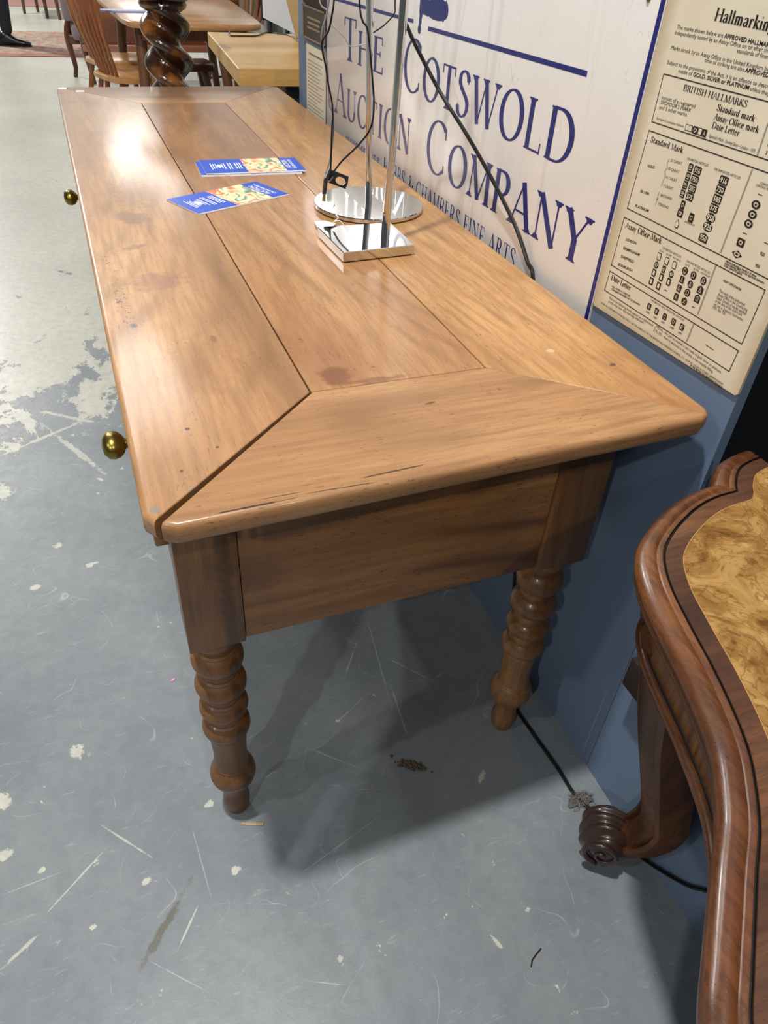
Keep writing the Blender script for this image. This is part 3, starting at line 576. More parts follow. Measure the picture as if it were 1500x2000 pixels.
TEXT = [
('Hallmarking', 'sb', 0.2241, 1.1309, 0.1363, 1.1302, 0.01148),
('The marks shown below are', 'n', 0.2803, 1.1171, 0.2036, 1.1178, 0.00403),
('APPROVED HALLMARKS', 'b', 0.2018, 1.1178, 0.1285, 1.1174, 0.00403),
('independently tested by an Assay Office on or after th', 'n', 0.2815, 1.1116, 0.1356, 1.1129, 0.00403),
('standards of finen', 'n', 0.1771, 1.1074, 0.1316, 1.108, 0.00403),
('Marks struck by an Assay Office in the United Kingdom be', 'n', 0.2811, 1.0969, 0.1262, 1.0979, 0.00403),
('time of striking are also', 'n', 0.2208, 1.0928, 0.1587, 1.0929, 0.00403),
('APPROVED', 'b', 0.1575, 1.0928, 0.1234, 1.0929, 0.00403),
('Subject to the provisions of the Act, it is an offence to descr', 'n', 0.2816, 1.0821, 0.1189, 1.084, 0.00403),
('made of', 'n', 0.2582, 1.0767, 0.2343, 1.0773, 0.00403),
('GOLD, SILVER or PLATINUM', 'b', 0.2326, 1.0772, 0.1444, 1.0783, 0.00403),
('unless they', 'n', 0.1426, 1.0783, 0.115, 1.078, 0.00403),
('BRITISH HALLMARKS', 's', 0.2421, 1.061, 0.1392, 1.0628, 0.00644),
('consist of a registered', 'n', 0.2752, 1.0466, 0.2149, 1.048, 0.00409),
("SPONSOR'S MARK", 'n', 0.2747, 1.0415, 0.2196, 1.0428, 0.00409),
('and 3 other marks.', 'n', 0.2749, 1.0361, 0.2235, 1.0377, 0.00409),
('Standard mark', 'sb', 0.1805, 1.0524, 0.1231, 1.0525, 0.00627),
('Assay Office mark', 'sb', 0.1807, 1.0432, 0.113, 1.044, 0.00627),
('Date Letter', 'sb', 0.1799, 1.0348, 0.1373, 1.0355, 0.00627),
('Example of a complete Hallmark', 'n', 0.2743, 1.0247, 0.2238, 1.026, 0.00263),
("Sponsor's Mark - Sterling Silver - London - 1975", 'n', 0.1798, 1.0254, 0.1081, 1.0258, 0.00337),
('Standard Mark', 'sb', 0.2749, 0.9992, 0.2142, 1.0006, 0.00651),
('GOLD', 'b', 0.2686, 0.9718, 0.2544, 0.9733, 0.003),
('22 CARAT', 'n', 0.2303, 0.9877, 0.2095, 0.9886, 0.00315),
('18 CARAT', 'n', 0.2304, 0.9782, 0.21, 0.9791, 0.00315),
('14 CARAT', 'n', 0.2304, 0.9683, 0.2102, 0.9693, 0.00315),
('9 CARAT', 'n', 0.2309, 0.9585, 0.2127, 0.9593, 0.00315),
('BRITANNIA', 'n', 0.2306, 0.9472, 0.209, 0.9485, 0.00315),
('STERLING', 'n', 0.2314, 0.9367, 0.2112, 0.9377, 0.00315),
('SILVER', 'b', 0.2696, 0.9413, 0.2514, 0.9425, 0.003),
('PLATINUM', 'b', 0.2718, 0.9222, 0.2444, 0.9236, 0.00337),
('ON BRITISH ARTICLES', 'n', 0.2038, 0.9962, 0.1672, 0.9972, 0.0027),
('ON IMPORTED ARTICLES', 'n', 0.1569, 0.9966, 0.1154, 0.9974, 0.0027),
('EDINBURGH', 'n', 0.1769, 0.9323, 0.1597, 0.9331, 0.00225),
('Assay Office Mark', 'sb', 0.2805, 0.893, 0.2061, 0.8965, 0.00714),
('LONDON', 'b', 0.2727, 0.8784, 0.251, 0.8802, 0.00345),
('BIRMINGHAM', 'b', 0.2737, 0.8665, 0.2386, 0.8691, 0.00345),
('SHEFFIELD', 'b', 0.2741, 0.8549, 0.2456, 0.8571, 0.00345),
('EDINBURGH', 'b', 0.2752, 0.8434, 0.244, 0.8458, 0.00345),
('ON BRITISH ARTICLES', 'n', 0.2013, 0.8924, 0.1651, 0.893, 0.0027),
('GOLD', 'n', 0.2052, 0.8877, 0.197, 0.8883, 0.00225),
('SILVER', 'n', 0.1913, 0.8879, 0.1816, 0.8885, 0.00225),
('PLATINUM', 'n', 0.1784, 0.8882, 0.1637, 0.8886, 0.00225),
('ON IMPORTED ARTICLES', 'n', 0.1546, 0.8923, 0.1122, 0.8927, 0.0027),
('GOLD', 'n', 0.155, 0.888, 0.1468, 0.8886, 0.00225),
('SILVER', 'n', 0.1401, 0.8884, 0.1306, 0.8891, 0.00225),
('PLATINUM', 'n', 0.1257, 0.8887, 0.1108, 0.8889, 0.00225),
('ASSAY OFFICE MARK', 'b', 0.0899, 0.8932, 0.0602, 0.8933, 0.00255),
('The mark of the authorised', 'n', 0.0902, 0.8805, 0.0482, 0.8804, 0.00354),
('Assay Office in the Contracting', 'n', 0.0901, 0.8762, 0.0421, 0.8766, 0.00354),
('State. Details of marks notified', 'n', 0.0901, 0.8721, 0.0421, 0.8723, 0.00354),
('at the date of this notice are', 'n', 0.0905, 0.8679, 0.0471, 0.869, 0.00354),
('set out in Statutory Instrument', 'n', 0.0909, 0.8637, 0.043, 0.8647, 0.00354),
('1976. No. 730.', 'n', 0.0911, 0.8596, 0.0692, 0.8602, 0.00354),
('Date Letter', 'sb', 0.2823, 0.8203, 0.2381, 0.8223, 0.00714),
('ALL ASSAY OFFICES', 'b', 0.2767, 0.8121, 0.2345, 0.8141, 0.0024),
('Changed annually on 1st January', 'b', 0.2759, 0.8081, 0.2114, 0.8119, 0.003),
('ON BRITISH AND IMPORTED ARTICLES', 'n', 0.194, 0.8262, 0.1271, 0.8269, 0.00255),
('1975', 'b', 0.1969, 0.8088, 0.1898, 0.8092, 0.0024),
('1976', 'b', 0.1807, 0.8083, 0.1738, 0.8087, 0.0024),
('1977', 'b', 0.1646, 0.8088, 0.1578, 0.8092, 0.0024),
('1978', 'b', 0.1466, 0.8095, 0.14, 0.8099, 0.0024),
('1979', 'b', 0.1304, 0.8096, 0.124, 0.81, 0.0024),
('Where the following words appear on a hallmarked', 'n', 0.2766, 0.795, 0.1767, 0.7975, 0.00345),
('article they have the meanings indicated -', 'n', 0.2759, 0.7899, 0.1924, 0.7933, 0.00345),
('METAL - the part so marked is not made of gold, silver or platinum.', 'n', 0.1697, 0.799, 0.0445, 0.7971, 0.00345),
('FILLED - there is enclosed in the article a non-metallic filling.', 'n', 0.1697, 0.7934, 0.0565, 0.7916, 0.00345),
('ISSUED IN CONFORMITY WITH SECTION 11 OF THE GIVEN ACT BY THE BRITISH HALLMARKING COUNCIL, P.O. BOX 47, CHURCH STREET, BIRMINGHAM', 'n', 0.2914, 0.7819, 0.0368, 0.7859, 0.00255),
('© THE BRITISH HALLMARKING COUNCIL', 'b', 0.0937, 0.7818, 0.036, 0.7815, 0.00285),
('COMMON', 'n', 0.0873, 1.0002, 0.0749, 1.0006, 0.00255),
('CONTROL MARK', 'n', 0.0916, 0.9969, 0.0682, 0.9977, 0.00255),
('925', 'b', 0.0539, 0.9368, 0.0474, 0.9369, 0.0034),
('950', 'b', 0.0542, 0.9236, 0.0477, 0.9239, 0.0034),
('Marks indicating a standard of silver', 'b', 0.0947, 0.9137, 0.0473, 0.9138, 0.00255),
('below Sterling (925) are not approved hallmarks', 'b', 0.0959, 0.911, 0.0344, 0.9115, 0.00255),
('in the United Kingdom.', 'b', 0.0962, 0.9084, 0.0666, 0.9087, 0.00255),
('1', 'b', 0.0947, 1.0356, 0.0933, 1.0355, 0.00337),
('3', 'b', 0.0936, 1.028, 0.0916, 1.0281, 0.00337),
]
LINES = [
(((0.0808, 1.0732), (0.2824, 1.0717), (0.2818, 1.0206), (0.0544, 1.0242)), 0.0011),
(((0.0484, 1.013), (0.2825, 1.0106), (0.2862, 0.9161), (0.0314, 0.9182)), 0.0011),
(((0.2875, 0.9041), (0.2891, 0.8386), (0.0324, 0.8415), (0.0297, 0.9066), (0.2875, 0.9041)), 0.0011),
(((0.2889, 0.8302), (0.29, 0.8019), (0.0349, 0.8053), (0.0333, 0.8326), (0.2889, 0.8302)), 0.0011),
(((0.1043, 1.0551), (0.104, 1.0244)), 0.0005),
(((0.104, 1.0105), (0.1081, 0.9196)), 0.0005),
(((0.1082, 0.9046), (0.1101, 0.8433)), 0.0005),
(((0.1112, 0.8312), (0.1131, 0.8066)), 0.0005),
(((0.1031, 1.0553), (0.1028, 1.0247)), 0.0005),
(((0.1027, 1.0108), (0.1067, 0.9201)), 0.0005),
(((0.1069, 0.9051), (0.1087, 0.844)), 0.0005),
(((0.1098, 0.8318), (0.1116, 0.8073)), 0.0005),
(((0.082, 0.8169), (0.0681, 0.8168)), 0.0008),
(((0.0858, 0.9496), (0.0804, 0.9499)), 0.0008),
(((0.0535, 0.9501), (0.0482, 0.95)), 0.0008),
(((0.1758, 0.8483), (0.171, 0.8485)), 0.0008),
(((0.1222, 0.8486), (0.1179, 0.8489)), 0.0008),
(((0.0845, 0.9908), (0.079, 0.9911)), 0.0008),
(((0.2334, 0.9903), (0.2346, 0.9846), (0.2329, 0.9796), (0.2348, 0.9748), (0.2322, 0.9723), (0.2331, 0.9651), (0.234, 0.9586)), 0.0005),
(((0.2342, 0.9515), (0.2349, 0.9463), (0.2337, 0.9438), (0.2354, 0.9416), (0.2352, 0.9443), (0.2347, 0.9401), (0.2352, 0.936)), 0.0005),
(((0.1709, 0.801), (0.1735, 0.7973), (0.1716, 0.7959), (0.1731, 0.7936), (0.1708, 0.7926)), 0.0005),
]
MARKS = [
('r', 0.1814, 0.9896, '916', 1, 1),
('r', 0.1815, 0.9798, '750', 1, 1),
('r', 0.1813, 0.9698, '585', 1, 1),
('r', 0.1813, 0.9604, '375', 1, 1),
('r', 0.1938, 0.9897, 'c', 0.62, 1),
('r', 0.1937, 0.9798, 'c', 0.62, 1),
('r', 0.194, 0.9701, 'c', 0.62, 1),
('r', 0.1943, 0.9603, 'c', 0.62, 1),
('r', 0.1374, 0.9903, '916', 1.1, 1.05),
('r', 0.1379, 0.9805, '750', 1.1, 1.05),
('r', 0.1382, 0.9701, '585', 1.1, 1.05),
('r', 0.1386, 0.96, '375', 1.1, 1.05),
('o', 0.1388, 0.9493, '958', 1.25, 1.05),
('o', 0.1388, 0.9391, '925', 1.25, 1.05),
('h', 0.1399, 0.9261, '950', 1.15, 1.0),
('r', 0.1883, 0.9491, 'f', 0.6, 1),
('r', 0.1885, 0.9393, 'l', 0.8, 0.9),
('r', 0.1685, 0.9401, 'f', 0.7, 1.05),
('p', 0.1884, 0.9268, '', 0.65, 1),
('o', 0.0822, 0.9805, 'q', 1, 1),
('o', 0.0822, 0.9702, 'q', 1, 1),
('o', 0.083, 0.9602, 'q', 1, 1),
('r', 0.0843, 0.9394, 'q', 0.9, 0.9),
('d', 0.0839, 0.9265, 'q', 1.3, 0.9),
('u', 0.2022, 0.8815, '', 0.6, 0.95),
('u', 0.1868, 0.8814, '', 0.6, 0.95),
('u', 0.172, 0.8815, '', 0.6, 0.95),
('o', 0.2027, 0.8704, 'a', 0.65, 0.9),
('s', 0.1878, 0.8703, 'a', 0.5, 0.9),
('o', 0.1724, 0.8699, 'a', 0.7, 0.9),
('u2', 0.2032, 0.8601, '', 0.6, 0.95),
('u2', 0.188, 0.8599, '', 0.6, 0.95),
('u2', 0.1729, 0.8597, '', 0.6, 0.95),
('u2', 0.2035, 0.8488, '', 0.65, 0.95),
('u2', 0.1883, 0.8484, '', 0.65, 0.95),
('o', 0.1518, 0.8818, 'O', 0.8, 1),
('o', 0.1362, 0.8822, 'O', 0.8, 1),
('o', 0.1183, 0.8825, 'O', 0.8, 1),
('s', 0.1521, 0.8708, 'D', 0.6, 0.85),
('o', 0.1366, 0.8709, 'D', 0.75, 0.95),
('h', 0.1183, 0.871, 'D', 0.8, 0.95),
('r', 0.1523, 0.8596, 'O', 0.65, 0.9),
('o', 0.1368, 0.8602, 'O', 0.8, 0.95),
('h', 0.1185, 0.86, 'O', 0.75, 0.95),
('r', 0.1527, 0.8483, 'X', 0.65, 0.9),
('o', 0.1372, 0.8488, 'X', 0.8, 0.95),
('r', 0.1939, 0.8181, 'A', 0.62, 0.85),
('r', 0.1781, 0.8181, 'B', 0.62, 0.85),
('r', 0.1613, 0.8182, 'C', 0.62, 0.85),
('r', 0.1438, 0.8189, 'D2', 0.62, 0.85),
('r', 0.1274, 0.8191, 'E', 0.62, 0.85),
('u', 0.218, 1.0273, '', 0.55, 0.75),
('u', 0.2126, 1.0275, '', 0.55, 0.75),
('r', 0.2041, 1.0274, 'l', 0.75, 0.9),
('u', 0.1956, 1.0277, '', 0.55, 0.85),
('r', 0.1884, 1.0276, 'A', 0.6, 0.9),
]
# mark w [0.         0.01222145 0.00014054] h [ 0.         -0.00350743 -0.00586559]

b = MB()
for s, k, y0, z0, y1, z1, h in TEXT:
    if k[0] == 's': g, w = serif_text(s, .17 if k == 'sb' else .15, .05, None, .03); 
    else: g, w = sans_text(s, k == 'b')
    on_wall(b, g, w, y0, z0, y1, z1, h, XP)
tag(b.build('printed_text', INK, notice, 0), kind='stuff')
b = MB()
for P, w in LINES:
    for (ya, za), (yb, zb) in zip(P[:-1], P[1:]):
        d = Vector((yb-ya, zb-za)); d.normalize(); n = Vector((-d.y, d.x))*w/2; e_ = d*w/2
        b.add([(XP, ya-e_.x+n.x, za-e_.y+n.y), (XP, yb+e_.x+n.x, zb+e_.y+n.y), (XP, yb+e_.x-n.x, zb+e_.y-n.y), (XP, ya-e_.x-n.x, za-e_.y-n.y)], [(0, 1, 2, 3)])
tag(b.build('ruled_lines', INK, notice, 0), kind='stuff')
b = MB(); wv = MB(); XQ = XP - .0002
def shape(kind):
    if kind in ('r', 'u', 'u2', 's'): 
        r = .28 if kind != 's' else .02; P = []
        for cx, cy, a in [(1-r, 1-r, 0), (-1+r, 1-r, 90), (-1+r, -1+r, 180), (1-r, -1+r, 270)]: P += _arc(cx, cy, r, r, a, a+90, 4)
        return P
    if kind == 'o': return _arc(0, 0, 1, 1, 0, 360, 24)[:-1]
    if kind == 'd': return [(1, 0), (0, 1), (-1, 0), (0, -1)]
    if kind == 'h': return [(1, -1), (1, .6), (0, 1.15), (-1, .6), (-1, -1)]
    if kind == 'p': return [(.7, -1), (1, .1), (0, 1.1), (-1, .1), (-.7, -1)]
for kind, yc, zc, tx, sx, sy in MARKS:
    hw, hh = .0062*sx, .0044*sy
    if zc < .95: hh *= 1.12
    P = shape(kind); b.add([(XP, yc-u*hw, zc+v*hh) for u, v in P], [tuple(range(len(P)))])
    if kind in ('u', 'u2', 'p'): wv.add([(XQ, yc-u*hw*(.72 if kind != 'u2' else .5), zc+v*hh*(.78 if kind != 'u2' else .6)) for u, v in P], [tuple(range(len(P)))])
    if tx:
        word = {'c': None, 'f': None, 'l': None, 'q': None, 'a': None, 'O': '\u03a9', 'D': '\u0394', 'D2': 'D'}.get(tx, tx)
        if word:
            g, w = sans_text(word, len(word) > 1); ww = hw*(1.55 if len(word) > 1 else .95)
            on_wall(wv, g, w, yc+ww/2*1.0, zc-hh*.6, yc-ww/2, zc-hh*.6, hh*1.2, XQ)
        elif tx == 'c':
            for q in (-.5, 0, .5): rect(wv, yc-hw*.6, yc+hw*.6, zc+hh*(q-.08), zc+hh*(q+.08), XQ)
            for q in (-.5, 0, .5): rect(wv, yc+hw*(q-.1), yc+hw*(q+.1), zc+hh*.1, zc+hh*.62, XQ)
        else:
            n = {'f': 7, 'l': 8, 'q': 9, 'a': 6}[tx]; rr = random.Random(n)
            for q in range(n):
                a = q*2*PI/n; r = .42; cx, cy = r*math.cos(a), r*math.sin(a); w1, h1 = rr.uniform(.08, .22), rr.uniform(.08, .26)
                rect(wv, yc+hw*(cx-w1), yc+hw*(cx+w1), zc+hh*(cy-h1), zc+hh*(cy+h1), XQ)
tag(b.build('printed_marks', INK, notice, 0), kind='stuff'); tag(wv.build('mark_details', plain('cream_detail', 'd9cfb8', .4, var=0), notice, 0), kind='stuff')

# two notices at the far end of the wall
def lines_block(y0, y1, z0, z1, n, x, seed, th=.0016, ragged=.25, centre=False):
    b = MB(); r = random.Random(seed)
    for i in range(n):
        z = z1 - (z1-z0)*(i+.5)/n; L = (y1-y0)*(1-r.random()*ragged); c = (y0+y1)/2
        a, d = (c+L/2, c-L/2) if centre else (y1, y1-L)
        k = a
        while k > d:
            wd = r.uniform(.006, .018); rect(b, max(k-wd, d), k, z-th/2, z+th/2, x); k -= wd + .003
    return b
fs = thing('framed_sign', (.682, 1.72, .93), 'dark brown framed sign with small gold lettering at the far end of the blue wall', 'sign')
b = MB(); b.box(.676, 1.6185, .925, .6815, 1.824, 1.002); b.build('panel', plain('dark_brown_panel', '33261f', .3), fs, 0)
b = MB()
for a in ((1.6185, 1.624, .925, 1.002), (1.819, 1.824, .925, 1.002), (1.6185, 1.824, .925, .9285), (1.6185, 1.824, .998, 1.002)): b.box(.6745, a[0], a[2], .676, a[1], a[3])
b.build('frame', plain('tan_frame', '7d664b', .4), fs, 0)
b = lines_block(1.66, 1.785, .948, .982, 3, .6757, 3, .005, .15, True); b.build('lettering', plain('gold_print', '9c8a68', .4), fs, 0)
b = MB(); b.box(.677, 1.6185, 1.006, .6815, 1.824, 1.25); o = b.build('dark_notice', plain('dark_glass_notice', '42332d', .15), None, 0); tag(o, 'dark brown glossy panel above the framed sign at the wall end', 'sign')
pn = thing('cream_notice', (.682, 1.71, .70), 'cream sheet of small grey print low on the wall beyond the big sign', 'notice')
b = MB(); b.box(.679, 1.6185, .66, .6815, 1.806, .912); b.build('sheet', plain('cream_sheet', 'd9d3bd', .5, var=.03), pn, 0)
b = lines_block(1.635, 1.79, .67, .88, 24, .6786, 8, .0018, .4); b.v += []; b.build('printed_text', plain('grey_print', '8d8878', .5, var=0), pn, 0)
b = lines_block(1.65, 1.78, .885, .90, 1, .6786, 4, .004, .2, True); b.build('heading', plain('dark_print', '55503f', .5, var=0), pn, 0)

# ------------------------------------------------------------------ leaflets on the table
def leaflet(label, c, ang, L, Wd, z, n, fan, flip=1):
    root = thing('leaflet', (c[0], c[1], z), label, 'leaflet', 'blue auction leaflets on the table')
    ux = (math.cos(ang), math.sin(ang)); uy = (-math.sin(ang)*flip, math.cos(ang)*flip)
    def P(u, v, h, r=0): 
        cu, su = math.cos(r), math.sin(r); u, v = u*cu-v*su, u*su+v*cu
        return (c[0]+ux[0]*u+uy[0]*v, c[1]+ux[1]*u+uy[1]*v, z+h)
    th = .0016*n
    b = MB(); vs = [(-L/2, -Wd/2), (L/2, -Wd/2), (L/2, Wd/2), (-L/2, Wd/2)]
    b.add([P(u, v, 0) for u, v in vs]+[P(u, v, th) for u, v in vs], [(3, 2, 1, 0), (4, 5, 6, 7)]+[(i, (i+1) % 4, 4+(i+1) % 4, 4+i) for i in range(4)]); b.build('paper', LPAPER, root, 0)
    h = th+.0002
    def quad(b, u0, u1, v0, v1, hh): b.add([P(u0, v0, hh), P(u1, v0, hh), P(u1, v1, hh), P(u0, v1, hh)], [(0, 1, 2, 3)])
    b = MB(); quad(b, -L/2, L/2, -Wd/2+.002, Wd/2, h); b.build('cover', LEAFBLUE, root, 0)
    b = MB(); quad(b, -.018, .066, -Wd/2+.002, Wd/2, h+.0002); b.build('picture', ART, root, 0)
    b = MB()
    def txt(s, u, v, wd, hh):
        g, w = sans_text(s, True); o = P(u, v, 0)
        to_frame(b, g, w, o, (uy[0], uy[1]), (-ux[0], -ux[1]), wd, hh, z+h+.0003)
    txt('AUCTION', .080, -.030, .062, .011); txt('CALENDAR 2024', .0905, -.034, .070, .0065)
    rr = random.Random(4)
    for k, u in enumerate((-.026, -.031, -.036, -.046, -.051, -.060, -.065, -.078, -.083, -.088)):
        a = .026 - rr.random()*.01; quad(b, u-.0011, u+.0011, -a, a, h+.0003)
    g = _arc(-.0715, 0, .0045, .013, 0, 360, 12)[:-1]; b.add([P(u, v, h+.0003) for u, v in g], [tuple(range(12))])
    b.add([P(u, v, h+.0003) for u, v in [(-.022, -.004), (-.014, .0), (-.022, .008), (-.019, .0)]], [(0, 1, 2, 3)])
    tag(b.build('lettering', LINK, root, 0), kind='stuff')
    return root
leaflet('blue leaflet with orange floral artwork, top of the stack farther from the viewer', (.365, 1.150), -.03, .213, .108, .7645, 1, 0)
leaflet('blue leaflet under the farther stack, its edge showing at the left', (.3555, 1.1485), -.045, .213, .108, .7602, 2, 0)
leaflet('blue leaflet with orange floral artwork, alone and nearer the viewer, turned askew', (.2735, .9525), .43, .212, .107, .7602, 1, 0)

# ------------------------------------------------------------------ two chrome lamp stands
CHROME = NT('polished_chrome', .045, .5, 1.0); CHROME.color(lin('d9dbdc')); CHROME = CHROME.m
FELT = plain('dark_base_pad', '2b2320', .8)
lb = thing('lamp_stand', (.522, .845, .7600), 'chrome lamp stand with round base, the one behind the square-based stand', 'lamp', 'chrome lamp stands on the table')
b = MB(); b.lathe([(.1035, .0018), (.1050, .0030), (.1052, .0085), (.1040, .0100), (.0090, .0102)], .522, .845, 96, .760); b.build('round_base', CHROME, lb, 30)
b = MB(); b.lathe([(.1, .0001), (.1, .0019)], .522, .845, 64, .760); b.build('base_pad', FELT, lb)
b = MB(); b.tube([(.522, .845, .770), (.5035, .828, 1.092), (.4865, .812, 1.40)], .0063, 24); b.build('pole', CHROME, lb)
b = MB(); b.lathe([(.0001, 0), (.012, .002), (.013, .012), (.012, .024), (.0001, .028)], .486, .8115, 28, 1.39); b.build('pole_cap', CHROME, lb)
sb = thing('lamp_stand', (.443, .640, .7600), 'chrome lamp stand with square base, nearer the viewer', 'lamp', 'chrome lamp stands on the table')
def ccw(P): return P
SQ = [(.376, .703), (.3805, .5765), (.5085, .5855), (.5100, .700)]
rs = [[(x, y, z) for x, y in inset_poly(SQ, [d]*4)] for d, z in [(.0012, .7615), (0, .7625), (0, .7770), (.0010, .7780)]]
b = MB(); b.rings(rs); b.build('square_base', CHROME, sb, 30)
b = MB(); rs = [[(x, y, z) for x, y in inset_poly(SQ, [.003]*4)] for z in (.7601, .7616)]; b.rings(rs); b.build('base_pad', FELT, sb)
b = MB(); b.tube([(.481, .649, .7775), (.4855, .637, 1.108), (.489, .628, 1.40)], .0066, 24); b.build('pole', CHROME, sb)
b = MB(); b.lathe([(.0001, 0), (.012, .002), (.013, .012), (.012, .024), (.0001, .028)], .489, .628, 28, 1.39); b.build('pole_cap', CHROME, sb)
b = MB(); b.lathe([(.0074, 0), (.0074, .034), (.0068, .035)], .481, .649, 24, .778); b.build('pole_sleeve', CHROME, sb, 30)

# price tag with a string
tg = thing('price_tag', (.41, .762, .7602), 'white paper tag on a pale string behind the square lamp base', 'tag')
T5 = [(.392, .776), (.413, .783), (.429, .763), (.419, .748), (.387, .741)]
b = MB(); b.add([(x, y, .7606 + (.0022 if i in (0, 4) else 0)) for i, (x, y) in enumerate(T5)] + [(x, y, .7612 + (.0022 if i in (0, 4) else 0)) for i, (x, y) in enumerate(T5)], [(4, 3, 2, 1, 0), (5, 6, 7, 8, 9)] + [(i, (i+1) % 5, 5+(i+1) % 5, 5+i) for i in range(5)]); b.build('card', WHITE, tg, 0)
b = MB(); b.tube(catmull([(.424, .765, .7620), (.431, .768, .766), (.437, .775, .768), (.4365, .79, .7700), (.442, .82, .7715), (.453, .845, .7722)], 5), .0009, 6)
b.tube(catmull([(.424, .765, .7620), (.426, .756, .768), (.433, .752, .769), (.440, .748, .7620)], 5), .0009, 6); b.build('string', plain('clear_string', 'dedcd6', .3), tg)

# hanging cables
RUB = plain('black_cable_rubber', '0d0d0e', .32, var=0)
CLEAR = plain('grey_wire', '77777a', .3, var=0)
hc = thing('hanging_cable', (.444, .86, .8), 'thin black cables hanging from the round lamp stand with a black perforated tag', 'cable')
b = MB(); b.tube(catmull([(.486, .83, 1.36), (.462, .85, 1.22), (.453, .86, 1.088), (.451, .86, 1.074), (.444, .86, 1.046), (.432, .86, 1.027), (.439, .86, .994), (.443, .86, .971), (.452, .86, .931), (.450, .857, .889), (.446, .85, .829)], 8), .0017, 8); b.build('cable', RUB, hc)
b = MB(); b.tube(catmull([(.484, .832, 1.34), (.455, .852, 1.2), (.445, .862, 1.088), (.433, .862, 1.045), (.433, .862, 1.027), (.443, .862, .994), (.446, .862, .939), (.455, .862, .914), (.450, .86, .855), (.436, .85, .820), (.441, .845, .811), (.447, .84, .820)], 8), .0015, 8); b.build('cable', CLEAR, hc)
b = MB(); b.tube(catmull([(.490, .806, 1.36), (.470, .80, 1.2), (.476, .80, 1.094), (.482, .80, 1.067), (.491, .797, 1.052), (.499, .790, .988), (.504, .790, .945), (.503, .80, .909), (.486, .81, .881), (.458, .82, .852), (.446, .83, .832)], 8), .0017, 8); b.build('cable', RUB, hc)
b = MB(); b.tube(catmull([(.49, .812, 1.35), (.530, .79, 1.2), (.537, .80, 1.095), (.537, .80, 1.078), (.521, .80, 1.062), (.502, .802, 1.050)], 8), .0011, 8); b.build('cable', RUB, hc)
b = MB(); b.tube(catmull([(.47, .83, 1.3), (.43, .9, 1.15), (.440, .9, 1.084), (.455, .9, 1.069), (.464, .9, 1.049), (.485, .9, 1.033), (.496, .9, 1.019), (.512, .89, 1.022), (.512, .84, 1.031)], 8), .0011, 8); b.build('cable', plain('translucent_wire', 'a5a39c', .2), hc)
# perforated tag: a plate with an oval hole
b = MB(); o0 = Vector((.4405, .843, .8335)); ux = Vector((.0385, .0, -.0150)); uz = Vector((-.0045, .004, -.0225)); nn = ux.cross(uz).normalized()*.0012
outer = [(0, 0), (.33, 0), (.66, 0), (1, 0), (1.04, .5), (1, 1), (.66, 1), (.33, 1), (0, 1), (-.02, .66), (-.02, .5), (-.02, .33)]
inner = [(.68+.26*math.cos(a), .55+.33*math.sin(a)) for a in [math.atan2(v-.55, (u-.68)*1.2) for u, v in outer]]
P3 = lambda u, v, s: o0 + ux*u + uz*v + nn*s
vs = [P3(*p, s) for s in (-1, 1) for p in outer] + [P3(*p, s) for s in (-1, 1) for p in inner]; n = 12; fs = []
for i in range(n):
    j = (i+1) % n; fs += [(i, j, 24+j, 24+i), (12+j, 12+i, 36+i, 36+j), (i, 12+i, 12+j, j), (24+j, 36+j, 36+i, 24+i)]
b.add(vs, fs); b.build('cable_tag', RUB, hc, 0)
b = MB(); b.tube([(.4415, .838, .834), (.432, .826, .826), (.4275, .82, .822)], .0030, 8); b.build('strain_relief', RUB, hc)
b = MB(); b.tube([(.4275, .820, .8225), (.4205, .808, .800)], .0042, 4); b.build('plug', RUB, hc, 0)
b = MB(); b.tube([(.4205, .808, .800), (.4175, .803, .789)], .0030, 4); b.build('plug_tip', BRASS, hc, 0)
b = MB(); b.tube(catmull([(.52, .72, 1.36), (.545, .77, 1.20), (.555, .80, 1.075), (.560, .7988, 1.061), (.585, .807, 1.028), (.62, .774, .968), (.645, .709, .917), (.655, .639, .877), (.662, .576, .840), (.667, .530, .809), (.6705, .489, .772), (.6715, .460, .74), (.6735, .42, .55), (.668, .33, .2), (.62, .20, .012), (.6175, .161, .0035),
    (.6199, .105, .0035), (.6263, .022, .0035), (.629, -.042, .0035), (.6505, -.090, .0035), (.663, -.147, .0045), (.6735, -.190, .020), (.6765, -.2464, .068), (.6765, -.2814, .115), (.677, -.36, .19)], 8), .0033, 10)
o = b.build('power_cable', RUB); tag(o, 'thick black cable hanging across the white sign and along the floor', 'cable')

